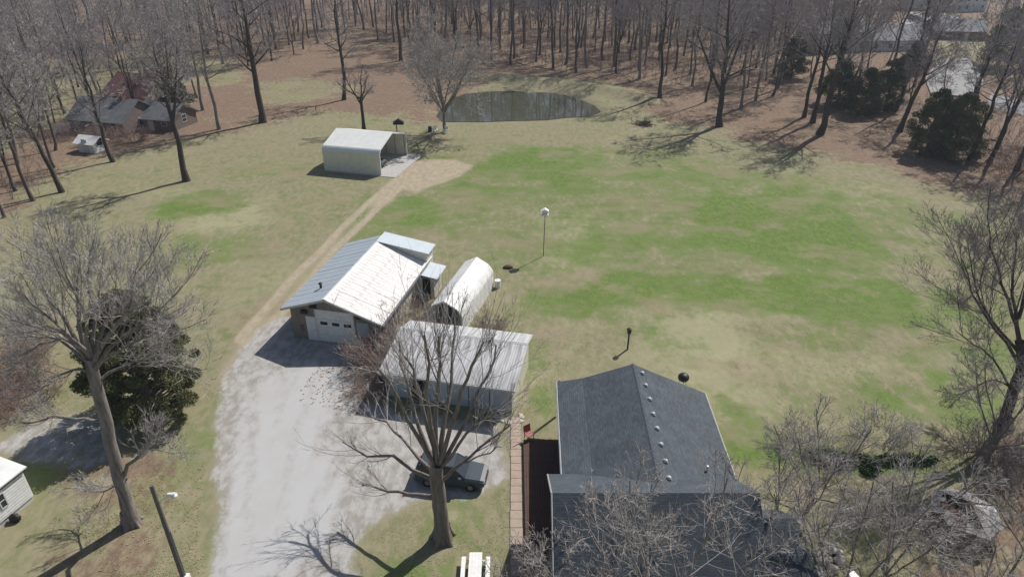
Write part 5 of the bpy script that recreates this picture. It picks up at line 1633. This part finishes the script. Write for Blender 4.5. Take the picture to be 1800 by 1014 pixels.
def collapsed_shed():
    x, y = at(1702, 893, 1.5)
    g = empty('collapsed_shed', (x, y, 0), .25); tag(g, 'low many-sided grey shed, its roof broken open over rusty debris', 'shed')
    rg = random.Random(6)
    n, R = 7, 1.95
    for k in range(n):
        a0, a1 = 2 * math.pi * k / n, 2 * math.pi * (k + 1) / n
        p0, p1 = (math.cos(a0), math.sin(a0)), (math.cos(a1), math.sin(a1))
        w = MB()
        q = [(p0[0] * 1.75, p0[1] * 1.75), (p1[0] * 1.75, p1[1] * 1.75), (p1[0] * 1.68, p1[1] * 1.68), (p0[0] * 1.68, p0[1] * 1.68)]
        w.prism(q, 0, 1.28 + rg.uniform(-.06, .04), 'z'); w.build('wall', M['block'] if k % 3 else M['brick'], g)
        mid = (a0 + a1) / 2
        broken = k in (2, 3, 4)
        dz = rg.uniform(-.08, .08)
        for s in range(3):        # three sheets to a side
            f0, f1 = s / 3 + .01, (s + 1) / 3 - .01
            e0 = [p0[i] + (p1[i] - p0[i]) * f0 for i in (0, 1)]; e1 = [p0[i] + (p1[i] - p0[i]) * f1 for i in (0, 1)]
            inner = (.78 if s != 1 else .68) if broken else .08
            zi = 1.98 - .7 * inner + (dz if not broken else -.05)
            dr = rg.uniform(-.05, .08)
            top = [(e0[0] * (R + dr), e0[1] * (R + dr), 1.22), (e1[0] * (R + dr), e1[1] * (R + dr), 1.22 + rg.uniform(-.03, .03)), (e1[0] * R * inner, e1[1] * R * inner, zi), (e0[0] * R * inner, e0[1] * R * inner, zi)]
            mb = MB(); mb.add(top + [(p[0], p[1], p[2] - .04) for p in top], [(0, 1, 2, 3), (7, 6, 5, 4), (0, 4, 5, 1), (1, 5, 6, 2), (2, 6, 7, 3), (3, 7, 4, 0)])
            mb.build('roof_sheet', M['old_tin'] if (k, s) != (6, 2) else M['white_metal'], g)
        r = MB(); r.bar((p0[0] * R, p0[1] * R, 1.2), (0, 0, 1.94), .04, 5); r.build('rafter', M['wood'], g)
    for k in range(46):
        a = rg.uniform(1.7, 3.7); q = rg.uniform(.15, 1.5)
        px_, py_ = math.cos(a) * q, math.sin(a) * q
        d = MB(); d.bar((px_, py_, rg.uniform(.5, 1.0)), (px_ + rg.uniform(-.5, .5), py_ + rg.uniform(-.5, .5), rg.uniform(.8, 1.35)), rg.uniform(.04, .1), 4, smooth=False); d.build('debris', M['rust'], g)
    d = MB(); d.ball((-.6, .2, .75), 1.05, 1.0, .5, 12, 7, .35, 4); d.build('debris', M['rust'], g)
collapsed_shed()

def lawn_chair(label, px, py, rz, group):
    x, y = at(px, py)
    g = empty('lawn_chair', (x, y, hz(x, y)), rz); tag(g, label, 'chair', group)
    q = MB(); q.box(-.32, .32, -.3, .3, .38, .44); q.build('seat', M['white_plastic'], g)
    q = MB(); q.prism([(.3, .44), (.38, 1.15), (.44, 1.15), (.36, .44)], -.32, .32, 'x'); q.build('backrest', M['white_plastic'], g)
    for sx in (-.28, .28):
        for sy in (-.25, .27):
            q = MB(); q.bar((sx, sy, .38), (sx, sy, 0), .035, 6); q.build('leg', M['white_plastic'], g)
        q = MB(); q.box(sx - .05, sx + .05, -.3, .32, .62, .66); q.build('armrest', M['white_plastic'], g)
lawn_chair('white lawn chair left of the round-crowned tree trunk', 766, 234, .4, 'white chairs by the pond tree')
lawn_chair('white lawn chair right of the round-crowned tree trunk', 783, 235, -.5, 'white chairs by the pond tree')
x, y = at(756, 232)
q = MB(); q.bar((0, 0, 0), (0, 0, .85), .32, 14); q.bar((0, 0, .28), (0, 0, .33), .335, 14); q.bar((0, 0, .55), (0, 0, .6), .335, 14); q.bar((0, 0, .85), (0, 0, .9), .27, 14, .25)  # black cylinder added in place of the shadow next to the chairs
tag(q.build('shadow_barrel', M['black'], None, (x, y, hz(x, y))), 'dark shape standing in for shadow beside the white chairs at the pond', 'shadow_barrel')
def feeder():
    x, y = at(698, 233)
    g = empty('feeder', (x, y, hz(x, y))); tag(g, 'dark roofed feeder on a post behind the carport', 'feeder')
    q = MB(); q.bar((0, 0, -.1), (0, 0, 1.3), .08, 8); q.build('post', M['wood'], g)
    q = MB(); q.box(-.5, 1.2, -.3, .3, 1.3, 1.55); q.build('tray', M['black'], g)
    q = MB(); q.prism([(-.55, 1.7), (1.25, 1.7), (.35, 2.2)], -.4, .4); q.build('roof', M['black'], g)
feeder()

def brush_pile():
    rng = np.random.default_rng(3)
    x, y = at(1133, 220)
    n = 120
    p = rng.normal(0, .6, (n, 3)) * np.array([1.2, .9, 0]) + np.array([0, 0, .1]); p[:, 2] = rng.uniform(0, .7, n) * np.exp(-(p[:, 0] ** 2 + p[:, 1] ** 2) / 1.2)
    d = rng.normal(0, 1, (n, 3)) * np.array([1, 1, .3])
    P, R = grow(p, d, rng.uniform(.8, 2.0, n), np.full(n, .05), .02, 3, .1, 0, rng)
    g = Geo(); g.quad(tubes(P, R, 4))
    o = bpy.data.objects.new('brush_pile', g.mesh('brush_pile', BK_DARK)); COL.objects.link(o); o.location = (x, y, hz(x, y))
    tag(o, 'dark pile of cut branches on the lawn right of the pond', 'brush pile', kind='stuff')
brush_pile()

def garden_bits():
    x, y = at(930, 775)
    g = empty('garden_chair', (x, y, .26), .6); tag(g, 'faded red garden chair on the shaded deck', 'chair')
    q = MB(); q.box(-.28, .28, -.25, .25, .36, .42); q.build('seat', M['red'], g)
    q = MB(); q.prism([(.22, .42), (.3, 1.0), (.35, 1.0), (.27, .42)], -.28, .28, 'x'); q.build('backrest', M['red'], g)
    for sx in (-.24, .24):
        for sy in (-.2, .22):
            q = MB(); q.bar((sx, sy, .36), (sx, sy, 0), .03, 6); q.build('leg', M['red'], g)
    x, y = at(893, 471)
    q = MB(); q.ball((0, 0, .1), .5, .35, .22, 10, 6, .3, 3); tag(q.build('stump', M['wood'], None, (x, y, 0)), 'dark low stump in the lawn right of the white shelter', 'stump')
    x, y = at(875, 505)
    q = MB(); q.bar((0, 0, 0), (0, 0, .75), .28, 12, .3); q.bar((0, 0, .75), (0, 0, .8), .31, 12); tag(q.build('drum', M['white_plastic'], None, (x, y, 0)), 'white drum beside the right wall of the white shelter', 'drum')
    # pale furniture standing between shelter and tin shed
    x, y = at(785, 590)
    g = empty('work_table', (x, y, 0), YAW); tag(g, 'white work table between the shelter and the tin shed', 'table')
    q = MB(); q.box(-1.0, 1.0, -.4, .4, .85, .92); q.build('tabletop', M['white_plastic'], g)
    for sx in (-.9, .9):
        for sy in (-.32, .32):
            q = MB(); q.box(sx - .04, sx + .04, sy - .04, sy + .04, 0, .85); q.build('leg', M['steel'], g)
    # rubble and white things right of the house
    rg = random.Random(14)
    for k in range(14):
        x, y = at(rg.uniform(1434, 1476), rg.uniform(958, 1030))
        q = MB(); q.ball((0, 0, .2), rg.uniform(.2, .45), rg.uniform(.18, .35), rg.uniform(.15, .35), 8, 5, .35, k)
        tag(q.build('boulder', M['stone'], None, (x, y, 0), rg.uniform(0, 3)), 'pale boulder in the rubble heap at the house right corner', 'boulder', 'boulders at the house corner')
    x, y = at(1495, 1030)
    q = MB(); q.prism([(-.35, 0), (.35, 0), (.3, .75), (.2, .85), (-.2, .85), (-.3, .75)], -.3, .3); tag(q.build('storage_box', M['white_plastic'], None, (x, y, 0), .3), 'white storage box right of the rubble heap', 'box')
    x, y = at(28, 915)
    q = MB(); q.ball((0, 0, .25), .35, .25, .3, 10, 6, .3, 5); tag(q.build('tarp_bundle', M['black'], None, (x, y, 0)), 'black covered bundle against the white mobile home', 'bundle')
garden_bits()

def haze():
    q = MB(); q.box(-900, 900, -120, 1150, -4.5, 46)
    o = q.build('haze', None)
    m = bpy.data.materials.new('haze_air'); m.use_nodes = True
    nt = m.node_tree
    for n in list(nt.nodes):
        if n.type == 'BSDF_PRINCIPLED': nt.nodes.remove(n)
    v = nt.nodes.new('ShaderNodeVolumePrincipled')
    v.inputs['Color'].default_value = (.82, .88, 1.0, 1)
    v.inputs['Density'].default_value = HAZE
    v.inputs['Anisotropy'].default_value = 0.2
    nt.links.new(v.outputs[0], nt.nodes['Material Output'].inputs['Volume'])
    o.data.materials.append(m)
    o['kind'] = 'stuff'
    o['label'] = 'thin pale haze in the air over the whole scene'
HAZE = 0.00028
haze()
